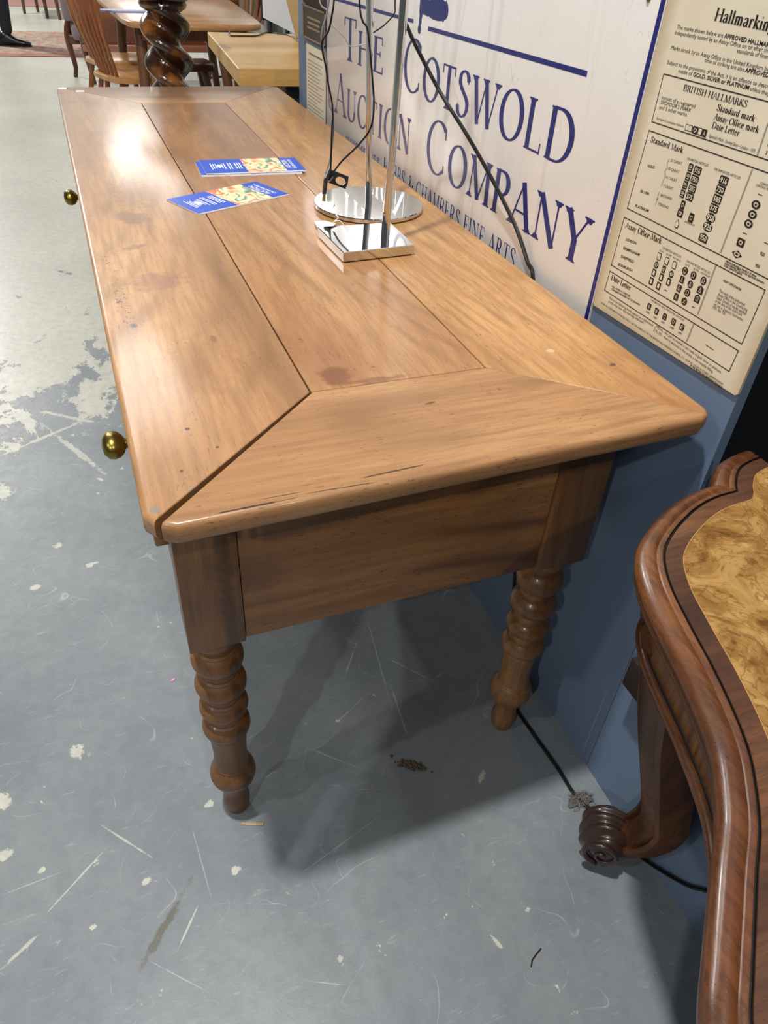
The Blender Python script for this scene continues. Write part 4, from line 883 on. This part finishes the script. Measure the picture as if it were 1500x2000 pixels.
# ------------------------------------------------------------------ burr walnut side table
def burl_mat():
    t = NT('burr_walnut', .28, .5, 0, .5, .12); o = t.co()
    warp = t.noise(o, 5.5, 3, .5, 0, True)
    v = t.vmath('ADD', o, t.vmath('SCALE', t.vmath('SUBTRACT', warp, (.5, .5, .5)), (0, 0, 0)))
    n1 = t.noise(o, 6.5, 4, .55, 2.2)
    r = t.math('ABSOLUTE', t.math('SUBTRACT', t.math('FRACT', t.math('MULTIPLY', n1, 12)), .5))
    ln = t.step(r, .0, .13, 1, 0)
    fine = t.noise(o, 15, 6, .65, 2.0)
    c = t.ramp(fine, [(.32, '6a4820'), (.45, '916a38'), (.55, 'a9824b'), (.7, 'bd975f')])
    c = t.mix(t.math('MULTIPLY', ln, .55), c, lin('5b3413'))
    r2 = t.math('ABSOLUTE', t.math('SUBTRACT', t.math('FRACT', t.math('MULTIPLY', t.noise(o, 15, 3, .5, 2.0), 7)), .5))
    c = t.mix(t.step(r2, 0, .1, .4, 0), c, lin('6b431c'))
    big = t.noise(o, 5, 3, .6); c = t.mix(t.step(big, .5, .72, 0, .5), c, lin('7d4f22'))
    eye = t.step(t.voro(t.map(o, (0, 0, 0)), 42), .02, .09, .7, 0); c = t.mix(t.math('MULTIPLY', eye, t.step(fine, .5, .6)), c, lin('4c2b12'))
    t.color(c); t.bump(fine, .05, .001); return t.m
BURL = burl_mat()
RIMW = wood('rim_walnut', 'y', ('331c0f', '663b1f', '8f5b34'), .33, .3, 2.2, scale=1.6, stain='3b2118', stain_amt=.7, rings=.2, pores=.3)
BANDW = wood('crossband_walnut', 'x', ('3a2720', '5c3c2a', '805638'), .40, .25, 9.2, scale=2.0, stain='33241f', stain_amt=.75, rings=.15)
GROOVE = plain('dark_groove', '1c1411', .5)
LEGW = wood('carved_leg_walnut', 'z', ('37200f', '5f3820', '83502f'), .5, .0, 5.2, spec=.25, scale=1.6, stain='2a1710', rings=.2, pores=.25)
APB = wood('burr_apron', 'z', ('4f2d14', '7d4f24', '9a6a35'), .3, .35, 6.6, scale=2.5, stain='5a3418', rings=.5)
CARVE = plain('dark_carved_walnut', '35241d', .33, coat=.35, var=.2, sc=60)
bt = thing('burr_walnut_table', (.44, -.70, 0), 'serpentine burr walnut table on scroll legs at the right edge', 'table')
G = [(.676, -.052), (.655, -.056), (.635, -.064), (.615, -.081)]
G2 = [(.603, -.096), (.573, -.098), (.545, -.105), (.517, -.117), (.485, -.135), (.459, -.157), (.4385, -.193), (.4235, -.238), (.411, -.281), (.3975, -.320), (.383, -.353), (.366, -.379), (.346, -.404), (.323, -.426), (.300, -.449), (.279, -.470), (.258, -.492), (.237, -.525), (.220, -.575), (.210, -.635), (.207, -.700)]
half = [tuple(p)[:2] for p in catmull([(x, y, 0) for x, y in G + [G2[0]]], 5)][:-1] + [tuple(p)[:2] for p in catmull([(x, y, 0) for x, y in G2], 5)]
OUT = half + [(x, -1.4-y) for x, y in half[:-1][::-1]]          # open line from wall to wall, mirrored about y = -0.70
nO = len(OUT)
NRM = []
for i in range(nO):
    a = Vector(OUT[max(i-1, 0)]); c = Vector(OUT[min(i+1, nO-1)]); d = (c-a).normalized(); NRM.append(Vector((d.y, -d.x)))
if NRM[nO//2].x > 0: NRM = [-n for n in NRM]
NRM[0] = Vector((0, 1)); NRM[-1] = Vector((0, -1))
def off(d): return [(OUT[i][0] + NRM[i].x*d, OUT[i][1] + NRM[i].y*d) for i in range(nO)]
def clampx(P): return [(min(x, .676), y) for x, y in P]
def strip(prof, name, mat, parent=bt, sm=50):
    b = MB(); rows = [[(x, y, z) for x, y in clampx(off(d))] for d, z in prof]
    b.rings(rows, close=False, cap=False)
    o = b.build(name, mat, parent, sm); return o
ZT = .740
# burl centre (inside the crossband)
inn = clampx(off(-.0175)); b = MB(); b.add([(x, y, ZT) for x, y in inn], [tuple(range(nO))]); b.add([(x, y, ZT-.004) for x, y in inn], [tuple(range(nO))[::-1]])
b.build('burl_panel', BURL, bt, 0)
strip([(-.0175, ZT-.001), (-.0173, ZT+.0003), (-.0012, ZT+.0003), (-.0006, ZT-.0012)], 'crossband', BANDW)
strip([(-.0178, ZT+.0004), (-.0170, ZT+.0005)], 'stringing', plain('light_stringing', 'b98a55', .4))
strip([(-.0006, ZT+.0001), (-.0002, ZT-.0022), (.0012, ZT-.0022), (.0016, ZT+.0002)], 'groove', GROOVE)
strip([(.0014, ZT-.001), (.0018, ZT+.0006), (.0055, ZT+.0004), (.0070, ZT-.0012), (.0095, ZT+.0002), (.0150, ZT-.0006), (.0200, ZT-.0035), (.0235, ZT-.0085), (.0245, ZT-.0140), (.0235, ZT-.0190), (.0205, ZT-.0225), (.0185, ZT-.0235), (.0200, ZT-.0255), (.0208, ZT-.0285), (.0196, ZT-.0320), (.0165, ZT-.0345), (.0120, ZT-.036), (.0110, ZT-.040), (-.02, ZT-.041)], 'rim_moulding', RIMW)
strip([(-.006, ZT-.040), (-.0085, ZT-.060), (-.010, ZT-.085), (-.0105, ZT-.104)], 'apron', APB)
strip([(-.012, ZT-.100), (-.0095, ZT-.1015), (-.0085, ZT-.103), (-.009, ZT-.105)], 'apron_groove', GROOVE)
strip([(-.0098, ZT-.1035), (-.006, ZT-.1040), (-.0030, ZT-.1065), (-.0022, ZT-.110), (-.0034, ZT-.1142), (-.007, ZT-.1165), (-.013, ZT-.117), (-.02, ZT-.113)], 'apron_bead', RIMW)
b = MB(); ins = clampx(off(-.03)); b.add([(x, y, ZT-.102) for x, y in ins]+[(x, y, ZT-.05) for x, y in ins], [tuple(range(nO))[::-1], tuple(range(nO, 2*nO))]); b.build('frame', DARKW, bt, 0)
b = MB(); b.box(.644, -.10, .30, .676, -.020, .36, .002); b.box(.640, -.14, .39, .676, -.06, .69, .002); b.build('back_bracket', DARKW, bt)
def cab_leg(my=1, mirror=False):
    f = (lambda p: (p[0], -1.4-p[1], p[2])) if mirror else (lambda p: p)
    path = catmull([(.475, -.190, .655), (.508, -.186, .56), (.541, -.180, .46), (.578, -.177, .36), (.612, -.178, .26), (.640, -.178, .17), (.642, -.166, .105), (.632, -.150, .072), (.618, -.137, .062)], 6)
    m = len(path)
    def sweep(prof):
        rs = []
        for i, p in enumerate(path):
            t = (path[min(i+1, m-1)] - path[max(i-1, 0)]).normalized()
            side = Vector((.30, .95, 0)); side = (side - t*side.dot(t)).normalized(); fr = t.cross(side).normalized()
            if fr.dot(Vector((-.95, .30, .25))) < 0: fr = -fr
            k = 1.45 - .35*(i/(m-1)) if i < m*.6 else 1.24 - .40*((i/(m-1))-.6)/.4
            rs.append([f(tuple(p + side*u*k + fr*v*k)) for u, v in prof])
        return rs
    b = MB(); b.rings(sweep([(-.031, .002), (-.029, .012), (-.023, .015), (-.019, .010), (-.017, .012), (-.010, .019), (0, .022), (.010, .019), (.017, .012), (.019, .010), (.023, .015), (.029, .012), (.031, .002), (.030, -.022), (.014, -.034), (-.014, -.034), (-.030, -.022)]))
    l = b.build('leg', LEGW, bt, 50)
    # carved scroll toe: ribbed shell wrapped over a volute
    b = MB(); c = Vector((.610, -.1320, .060)); ax = Vector((-.56, -.62, .0)).normalized(); up = Vector((0, 0, 1)); fw = up.cross(ax).normalized()
    rings = []
    for i in range(41):
        u = -1 + 2*i/40; rr = (max(0, 1-abs(u)**2.4))**.5*.9 + .02; rib = .0045
        ring = []
        for k in range(32):
            a = 2*PI*k/32; R = .045*rr + rib*rr*math.cos(u*14.0 + 1.4*math.sin(a+.4)) + .0014*math.cos(a*3+u*4)
            q = c + ax*u*.043 + fw*math.cos(a)*R*.98 + up*math.sin(a)*R
            ring.append(f((q.x, q.y, max(q.z, .014))))
        rings.append(ring)
    b.rings(rings); toe = b.build('carved_toe', CARVE, l, 60)
    b = MB(); pts = []; rr_ = []
    for i in range(60):
        a = 4.6 - i*.17; R = .033*(1-i/66)
        q = c + ax*(.038+.006*i/60) + fw*math.cos(a)*R + up*math.sin(a)*R; pts.append(f(tuple(q))); rr_.append(.0056*(1-i/90))
    b.tube(pts, 0, 8, rr_); b.build('volute', CARVE, l, 60)
    b = MB(); b.lathe([(.004, -.009), (.011, -.0085), (.0125, -.004), (.0125, .004), (.011, .0085), (.004, .009)], 0, 0, 24)
    b.v = [f((c.x+.004+z*.7+x*.6, c.y-.002+z*.7-x*.6, .0128+y)) for x, y, z in b.v]; b.build('castor', BRASS, l, 40)
    b = MB(); b.box(c.x-.006, c.y-.012, .016, c.x+.014, c.y+.008, .032); b.v = [f(p) for p in b.v]; b.build('castor_stem', BRASS, l)
cab_leg(); cab_leg(mirror=True)
# front legs, under the bowed front (outside the frame)
for yy in (-.60, -.80):
    b = MB(); s_ = 1 if yy > -.7 else -1
    b.tube(catmull([(.30, yy, .65), (.275, yy, .5), (.30, yy, .32), (.34, yy, .16), (.325, yy, .05), (.29, yy, .02)], 6), .024, 14); b.build('leg', LEGW, bt)

# ------------------------------------------------------------------ twisted column behind the table
BARLEY = NT('dark_twist_oak', .16, .5, 0, .6, .08)
_o = BARLEY.co(); _c = BARLEY.ramp(BARLEY.noise(_o, 9, 4, .6), [(.35, '1f100a'), (.52, '41240f'), (.66, '8a5522')]); BARLEY.color(_c); BARLEY = BARLEY.m
st = thing('twist_column_stand', (.397, 2.60, 0), 'dark polished barley-twist column stand behind the far table edge', 'stand')
b = MB(); rings = []
for i in range(190):
    z = .26 + (.915-.26)*i/189
    ring = []
    for k in range(40):
        a = 2*PI*k/40; w = math.cos(2*a + z*2*PI/.108 + .6)
        R = .066 + .021*w; ring.append((.397+R*math.cos(a), 2.60+R*math.sin(a), z))
    rings.append(ring)
b.rings(rings); b.build('twisted_shaft', BARLEY, st, 70)
b = MB(); b.lathe([(.06, .905), (.078, .915), (.082, .925), (.078, .934), (.092, .940), (.101, .950), (.103, .960), (.099, .970), (.082, .976), (.06, .985), (.052, 1.02), (.07, 1.06), (.1, 1.09), (.16, 1.105), (.165, 1.125), (.0001, 1.126)], .397, 2.60, 48); b.build('collar', BARLEY, st)
b = MB(); b.lathe([(.17, 0), (.175, .02), (.165, .05), (.13, .06), (.12, .075), (.135, .10), (.12, .14), (.075, .17), (.07, .2), (.09, .22), (.092, .245), (.06, .262)], .397, 2.60, 48); b.build('base', BARLEY, st)

# ------------------------------------------------------------------ furniture beyond the table
OAK = wood('pale_oak', 'x', ('bf8f4c', 'd9ae6c', 'e6c48a'), .45, .1, 11.0, rings=.15, pores=.2)
OAKY = wood('oak_edge', 'y', ('7b5330', '9c6f43', 'b3855a'), .45, .1, 12.0, rings=.2)
BLACKM = plain('black_metal', '15161a', .5)
ot = thing('oak_side_table', (.95, 2.95, 0), 'thick pale oak table on black metal legs at the far end of the blue wall', 'table')
OP = [(.622, 2.486), (1.42, 2.44), (1.50, 3.39), (.690, 3.451)]
b = MB(); b.rings([[(x, y, z) for x, y in inset_poly(OP, [d]*4)] for d, z in [(.003, .750), (0, .747), (0, .694), (.002, .692)]]); b.build('tabletop', OAK, ot, 0)
for x, y in ((.83, 2.54), (1.36, 2.52), (.83, 3.34), (1.40, 3.31)):
    b = MB(); b.box(x-.026, y-.026, 0, x+.026, y+.026, .6919, .002); b.build('leg', BLACKM, ot)
b = MB(); b.tube(catmull([(.788, 3.440, .7535), (.766, 3.31, .7535), (.83, 3.30, .7535), (.889, 3.32, .7535), (.96, 3.43, .7535), (1.016, 3.40, .7535), (1.05, 3.34, .7535), (1.04, 3.162, .7535), (1.055, 3.05, .7535)], 6), .003, 6)
o = b.build('thin_cable', RUB); tag(o, 'thin black cable curving across the pale oak table', 'cable')
# beige case leaning at the back of the oak table
BEIGE = plain('beige_board', 'c2a877', .5)
bc = thing('beige_panel_box', (1.13, 3.16, .75), 'beige box standing on the pale oak table by the wall end', 'box')
b = MB(); b.rings([[(1.045, 3.19, .7505), (1.055, 3.26, .7505), (1.34, 3.22, .7505), (1.33, 3.15, .7505)], [(.915, 3.19, 1.18), (.925, 3.26, 1.18), (1.30, 3.22, 1.18), (1.29, 3.15, 1.18)]]); b.build('case', BEIGE, bc, 0)
b = MB(); b.box(1.01, 3.176, .93, 1.035, 3.1798, .936); b.build('badge', plain('brown_badge', '5a4330', .5), bc, 0)

def planktop(poly, z0, z1, name, mat, parent, d=.008):
    b = MB(); b.rings([[(x, y, z) for x, y in inset_poly(poly, [q]*len(poly))] for q, z in [(d, z1), (d*.2, z1-.004), (0, (z0+z1)/2), (d*.3, z0+.003), (d, z0)]]); return b.build(name, mat, parent, 50)
ELM = wood('golden_elm', 'x', ('9b6a40', 'bd8a58', 'cfa273'), .3, .25, 13.0, rings=.2, pores=.15)
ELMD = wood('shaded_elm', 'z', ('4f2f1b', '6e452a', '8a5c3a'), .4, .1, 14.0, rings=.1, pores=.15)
dt = thing('dining_table', (.74, 4.6, 0), 'golden elm dining table with rounded corners and splayed legs beyond the twisted column', 'table')
TP = [tuple(p)[:2] for p in catmull([(.372, 4.32, 0), (.388, 4.13, 0), (.43, 4.035, 0), (.55, 3.985, 0), (.766, 3.955, 0), (.98, 3.985, 0), (1.055, 4.03, 0), (1.10, 4.15, 0), (1.15, 4.85, 0), (1.17, 5.35, 0), (1.1, 5.48, 0), (.76, 5.54, 0), (.40, 5.48, 0), (.335, 5.35, 0), (.345, 4.9, 0)], 4, True)]
planktop(TP, .694, .722, 'tabletop', ELM, dt)
b = MB(); b.box(.47, 4.12, .63, 1.02, 4.15, .694); b.box(.47, 5.3, .63, 1.02, 5.33, .694); b.box(.47, 4.15, .63, .50, 5.3, .694); b.box(.99, 4.15, .63, 1.02, 5.3, .694); b.build('apron', ELMD, dt, 0)
for a, c in (((.47, 4.22, .69), (.43, 4.12, 0)), ((.88, 4.22, .69), (.95, 4.12, 0)), ((.47, 5.28, .69), (.42, 5.38, 0)), ((1.0, 5.28, .69), (1.08, 5.38, 0))):
    b = MB(); b.tube([a, tuple((Vector(a)+Vector(c))/2), c], .028, 12, [.032, .026, .018]); b.build('leg', ELMD, dt)
b = MB(); b.box(.30, 4.42, .7222, .62, 4.50, .730, .001)
o = b.build('blue_folder', plain('blue_folder_cover', '9aa4cf', .4)); tag(o, 'pale blue and navy folder lying on the golden elm dining table', 'folder')
BENW = wood('dark_bench_elm', 'x', ('3a2017', '55322a', '6e463a'), .3, .3, 15.0, rings=.1, pores=.1)
bn = thing('dining_bench', (.72, 4.85, 0), 'dark brown bench tucked under the golden elm dining table', 'bench')
planktop([(.66, 4.72), (.93, 4.72), (.96, 4.86), (.93, 5.02), (.66, 5.02)], .395, .43, 'seat', BENW, bn)
for a, c in (((.70, 4.78, .396), (.69, 4.72, 0)), ((.88, 4.78, .396), (.95, 4.70, 0)), ((.70, 4.96, .396), (.69, 5.04, 0)), ((.88, 4.96, .396), (.95, 5.04, 0))):
    b = MB(); b.tube([a, tuple((Vector(a)+Vector(c))/2), c], .02, 10, [.024, .02, .014]); b.build('leg', BENW, bn)
SEATW = wood('honey_seat', 'x', ('a9743f', 'cb9558', 'deb07a'), .32, .25, 16.0, rings=.25, pores=.1)
SPW = wood('spindle_wood', 'z', ('6b3a1c', '96572c', 'b57341'), .32, .25, 17.0, rings=.1, pores=.1)
def stick_chair(loc, rz, label, side=1):
    r = thing('stick_back_chair', (0, 0, 0), label, 'chair', 'stick-back chairs round the dining table')
    sp = [(p[0]*.84, p[1]) for p in catmull([(-.20, 0, 0), (-.185, -.13, 0), (-.06, -.195, 0), (.15, -.20, 0), (.215, -.12, 0), (.205, 0, 0), (.215, .12, 0), (.15, .20, 0), (-.06, .195, 0), (-.185, .13, 0)], 4, True)]
    planktop(sp, .412, .440, 'seat', SEATW, r, .01)
    for k in range(6):
        y = -.085 + .034*k; b = MB(); yt = y*1.75
        b.tube([(-.140 + abs(y)*.15, y, .436), (-.190, (y+yt)/2, .64), (-.232, yt, .90)], .008, 8, [.0095, .0105, .0075]); b.build('spindle', SPW, r)
    b = MB(); b.tube(catmull([(-.205, -.215, .885), (-.230, -.11, .905), (-.238, 0, .912), (-.230, .11, .905), (-.205, .215, .885)], 4), .02, 10, [(.011, .026)]*17); b.build('top_rail', SPW, r)
    for a, c in (((-.12, -.11, .413), (-.20, -.18, 0)), ((-.12, .11, .413), (-.20, .18, 0)), ((.13, -.12, .413), (.19, -.19, 0)), ((.13, .12, .413), (.19, .19, 0))):
        b = MB(); b.tube([a, tuple((Vector(a)+Vector(c))/2), c], .015, 10, [.013, .017, .011]); b.build('leg', SPW, r)
    b = MB(); b.tube([(-.165, -.15, .19), (.165, -.16, .19)], .009, 8); b.tube([(-.165, .15, .19), (.165, .16, .19)], .009, 8); b.tube([(0, -.155, .19), (0, .155, .19)], .009, 8); b.build('stretcher', SPW, r)
    r.location = loc; r.rotation_euler = (0, 0, rz); return r
stick_chair((.405, 4.43, 0), .42, 'stick-back chair with honey seat, at the left side of the dining table, nearest')
stick_chair((.385, 4.93, 0), .30, 'stick-back chair with honey seat, behind the nearest chair on the left of the dining table')
stick_chair((1.30, 5.76, 0), PI+.5, 'stick-back chair on the far right side of the dining table, showing only its slats')

# dark red settle seen from the back
MAHO = wood('mahogany_back', 'x', ('5e2c15', '8a4823', 'ab6234'), .3, .35, 18.0, rings=.15, pores=.1)
MAHZ = wood('mahogany_leg', 'z', ('4b2a18', '74452a', '93603c'), .3, .35, 19.0, rings=.1, pores=.1)
UPH = plain('mauve_upholstery', '8b7a7e', .8)
se = thing('mahogany_settle', (.75, 6.95, 0), 'dark red mahogany settle with shaped legs, its back towards the dining table', 'settle')
b = MB(); b.box(.315, 6.73, .285, 1.85, 6.76, 1.0, .004); b.build('back_panel', MAHO, se)
b = MB(); b.box(.255, 6.70, .235, 1.88, 6.77, .283, .006); b.build('back_rail', plain('red_glossy_rail', 'a5674a', .18, coat=.5), se)
b = MB(); b.box(.20, 6.78, .30, 1.85, 7.20, .40, .02); b.build('seat', UPH, se)
b = MB(); b.box(.155, 6.86, .42, .235, 7.16, .80, .02); b.build('arm', UPH, se)
b = MB(); b.box(.17, 7.05, .24, .26, 7.20, .31, .01); b.build('seat_rail', MAHZ, se)
for pts in ([(.205, 7.14, .40), (.175, 7.12, .33), (.165, 7.11, .25), (.178, 7.11, .15), (.185, 7.10, .07), (.175, 7.09, .02), (.17, 7.08, .004)], [(.285, 6.76, .40), (.270, 6.77, .25), (.285, 6.76, .12), (.300, 6.75, .004)],
            [(1.80, 7.14, .40), (1.83, 7.12, .33), (1.84, 7.11, .2), (1.82, 7.1, .06), (1.83, 7.09, .004)], [(1.80, 6.76, .40), (1.81, 6.77, .2), (1.80, 6.75, .004)]):
    b = MB(); n_ = len(catmull(pts, 4)); b.tube(catmull(pts, 4), .03, 10, [.036 - .018*math.sin(PI*.55*i/(n_-1))**1.0 for i in range(n_)]); b.build('leg', MAHZ, se)

# rug rolls and leaning panels on the right
RUGG = NT('grey_rug_backing', .95); _c = RUGG.ramp(RUGG.noise(RUGG.co(), 26, 4, .7), [(.35, '8b827b'), (.6, 'b3aaa1'), (.75, 'c9c1b5')]); RUGG.color(_c); RUGG = RUGG.m
PILE = NT('cream_shaggy_pile', .98); _c = PILE.ramp(PILE.noise(PILE.co(), 60, 5, .75, .5), [(.35, '6b665c'), (.5, 'a59f90'), (.62, 'd8d2c2')]); PILE.color(_c); PILE.bump(PILE.noise(PILE.co(), 90, 4, .7), 1.0, .01); PILE = PILE.m
def roll(name, a, c, r, label, mat, endmat, group=None):
    root = thing(name, a, label, 'rug', group); a, c = Vector(a), Vector(c)
    b = MB(); b.tube([tuple(a), tuple((a+c)/2), tuple(c)], r, 28); b.build('rolled_side', mat, root, 40)
    d = (c-a).normalized(); s = d.cross(Vector((0, 0, 1))).normalized(); u = s.cross(d)
    b = MB(); pts = []
    for i in range(120):
        t = i*.26; R = r*.96*(1-i/125); pts.append(tuple(a - d*(.004+.004*math.sin(i*1.7)) + s*math.cos(t)*R + u*math.sin(t)*R))
    b.tube(pts, r*.085, 6); b.build('spiral_end', endmat, root, 40)
roll('rolled_rug', (.995, 3.62, .525), (1.34, 5.30, .515), .088, 'grey rolled rug with shaggy cream end, the upper roll seen under the oak table', RUGG, PILE, 'rolled rugs beyond the oak table')
roll('rolled_rug', (1.03, 3.72, .195), (1.46, 4.62, .193), .19, 'wide dark grey rolled rug on the floor beneath the shaggy upper roll', plain('dark_rug_backing', '4b4644', .95), plain('dark_rug_end', '5a5450', .95), 'rolled rugs beyond the oak table')
wp = thing('white_panel', (1.43, 5.0, .0), 'white panel with grey edge leaning beyond the oak table', 'panel')
b = MB(); b.prism([(4.60, .615), (5.44, .615), (5.44, 1.35), (4.60, 1.35)], 1.425, 1.455, 'x'); b.build('board', plain('white_board', 'e9ecec', .35, var=.01), wp, 0)
b = MB(); b.prism([(5.445, .60), (5.475, .60), (5.475, 1.35), (5.445, 1.35)], 1.42, 1.455, 'x'); b.build('edge', BLACKM, wp, 0)
for y_ in (4.85, 5.3):
    b = MB(); b.box(1.435, y_, 0, 1.454, y_+.04, .6145); b.build('support', BLACKM, wp, 0)
b = MB(); b.prism([(6.05, 0), (6.55, 0), (6.55, 1.35), (6.05, 1.35)], 1.93, 1.96, 'x')
b.v = [(x-.43, y, z) for x, y, z in b.v]; o = b.build('green_panel', plain('grey_green_board', '8b9c95', .5)); tag(o, 'grey-green panel standing behind the white panel', 'panel')
b = MB(); b.box(1.72, 3.0, 0, 1.76, 9.5, 2.6); o = struct(b.build('wall_far', plain('pale_partition', 'cdd3d6', .7), smooth=0)); o.name = 'wall_far'

# rugs on the floor and the person standing on the nearer one
def rug_mat():
    t = NT('faded_red_rug', .95); p = t.pos()
    c = t.ramp(t.noise(t.map(p, sc=(1, .6, 1)), 7, 5, .7), [(.3, '96675b'), (.45, 'b08a7c'), (.55, 'b9ab98'), (.68, '8d8d86')])
    v = t.voro(t.map(p, sc=(1, 1, 0)), 8); c = t.mix(t.step(v, .2, .5, .45, 0), c, lin('a86a58'))
    y = t.sep(p)[1]; c = t.mix(t.step(y, 8.25, 8.33, .7, 0), c, lin('a3685a'))
    t.color(c); return t.m
RUGM = rug_mat()
b = MB(); b.prism([(-1.6, 8.20), (1.0, 8.09), (1.06, 9.78), (-1.55, 9.95)], 0, .008); o = b.build('patterned_rug', RUGM, smooth=0); tag(o, 'faded red and cream patterned rug under the standing person', 'rug')
b = MB(); b.prism([(-.9, 12.4), (.35, 12.3), (.4, 14.5), (-.85, 14.5)], 0, .008); o = b.build('patterned_rug', plain('pink_rug', 'b58a80', .95), smooth=0); tag(o, 'pinkish rug farthest away at the top left edge', 'rug')

TROU = plain('navy_trousers', '161b26', .8); SHOE = plain('black_leather', '0c0d10', .3, coat=.2); SKIN = plain('skin', 'c79b80', .5, var=.02); JACK = plain('dark_jacket', '20242c', .8); HAIR = plain('brown_hair', '2c2019', .7)
pr = thing('person', (-.36, 8.85, 0), 'person in dark navy trousers and black shoes standing on the patterned rug', 'person')
def skin_body(name, verts, edges, radii, mat, parent, root=0, sub=2):
    me = bpy.data.meshes.new(name); offv = world_loc(parent)
    me.from_pydata([tuple(Vector(v)-offv) for v in verts], edges, []); o = bpy.data.objects.new(name, me); C.objects.link(o); o.parent = parent
    o.modifiers.new('Skin', 'SKIN')
    for i, r in enumerate(radii):
        r = (r, r) if isinstance(r, float) else r
        me.skin_vertices[0].data[i].radius = r; me.skin_vertices[0].data[i].use_root = (i == root)
    s = o.modifiers.new('Sub', 'SUBSURF'); s.levels = sub; s.render_levels = sub
    me.materials.append(mat)
    dg = bpy.context.evaluated_depsgraph_get(); nm = bpy.data.meshes.new_from_object(o.evaluated_get(dg))
    o.modifiers.clear(); o.data = nm; nm.name = name
    for p in nm.polygons: p.use_smooth = True
    return o
X, Y = -.36, 8.85
V = [(X, Y, .98), (X+.02, Y, 1.18), (X+.01, Y, 1.38), (X, Y, 1.50), (X+.02, Y, 1.60), (X+.035, Y, 1.70),          # pelvis..head
     (X+.01, Y-.10, .93), (X+.03, Y-.11, .50), (X+.005, Y-.115, .09),                                             # near leg
     (X-.03, Y+.10, .93), (X-.08, Y+.12, .50), (X-.14, Y+.13, .09),                                               # far leg
     (X, Y-.19, 1.41), (X-.03, Y-.24, 1.14), (X+.06, Y-.24, .90), (X, Y+.19, 1.41), (X-.03, Y+.24, 1.14), (X+.06, Y+.24, .90)]
E_ = [(0, 1), (1, 2), (2, 3), (3, 4), (4, 5), (0, 6), (6, 7), (7, 8), (0, 9), (9, 10), (10, 11), (2, 12), (12, 13), (13, 14), (2, 15), (15, 16), (16, 17)]
Rr = [(.13, .15), (.12, .15), (.13, .18), (.06, .06), .08, .10, (.10, .10), .068, .055, (.10, .10), .068, .055, .065, .05, .04, .065, .05, .04]
skin_body('body', V, E_, Rr, TROU, pr)
bd = pr.children[0]; bd.data.materials.append(JACK); bd.data.materials.append(SKIN); bd.data.materials.append(HAIR)
for p in bd.data.polygons:
    z = p.center.z; c_ = p.center
    p.material_index = 0 if z < .98 else 1 if z < 1.49 else (3 if (z > 1.72 or (c_.x < .0 and z > 1.6)) else 2)
for (sx, sy, ang) in ((X-.005, Y-.115, -.12), (X-.15, Y+.13, .2)):
    f = lambda u, v: (sx + u*math.cos(ang)-v*math.sin(ang), sy + u*math.sin(ang)+v*math.cos(ang))
    b = MB(); rs = []
    for u, w, h in [(-.085, .018, .05), (-.075, .034, .085), (-.045, .040, .125), (0, .040, .13), (.04, .041, .10), (.09, .045, .068), (.15, .046, .055), (.19, .038, .045), (.213, .015, .03)]:
        rs.append([(*f(u, w*math.cos(2*PI*k/16)), .010 + max(0, (h/2)*(1+math.sin(2*PI*k/16)))) for k in range(16)])
    b.rings(rs); s_ = b.build('shoe', SHOE, pr, 60)
    b = MB(); P = [f(u, v) for u, v in [(-.09, -.03), (0, -.033), (.05, -.04), (.15, -.047), (.205, -.03), (.218, 0), (.205, .03), (.15, .047), (.05, .04), (0, .033), (-.09, .03), (-.098, 0)]]
    b.prism(P, .0085, .022); b.build('sole', SHOE, s_)
# side-chair legs far behind
FCW = plain('far_chair_wood', '5d4229', .5)
fc = thing('far_chair', (.0, 11.3, 0), 'dark wooden chair far down the aisle, only its legs in view', 'chair')
for x, y in ((-.20, 11.55), (.06, 11.15), (.20, 11.0), (-.04, 11.75)):
    b = MB(); b.tube([(x, y, 0), (x*.95, y, .25), (x*.9, y, .45)], .02, 8, [.018, .024, .028]); b.build('leg', FCW, fc)
b = MB(); b.box(-.24, 10.98, .44, .26, 11.78, .49, .015); b.build('seat', FCW, fc)
b = MB(); b.box(-.22, 11.74, .49, .22, 11.78, 1.0, .01); b.build('backrest', FCW, fc)
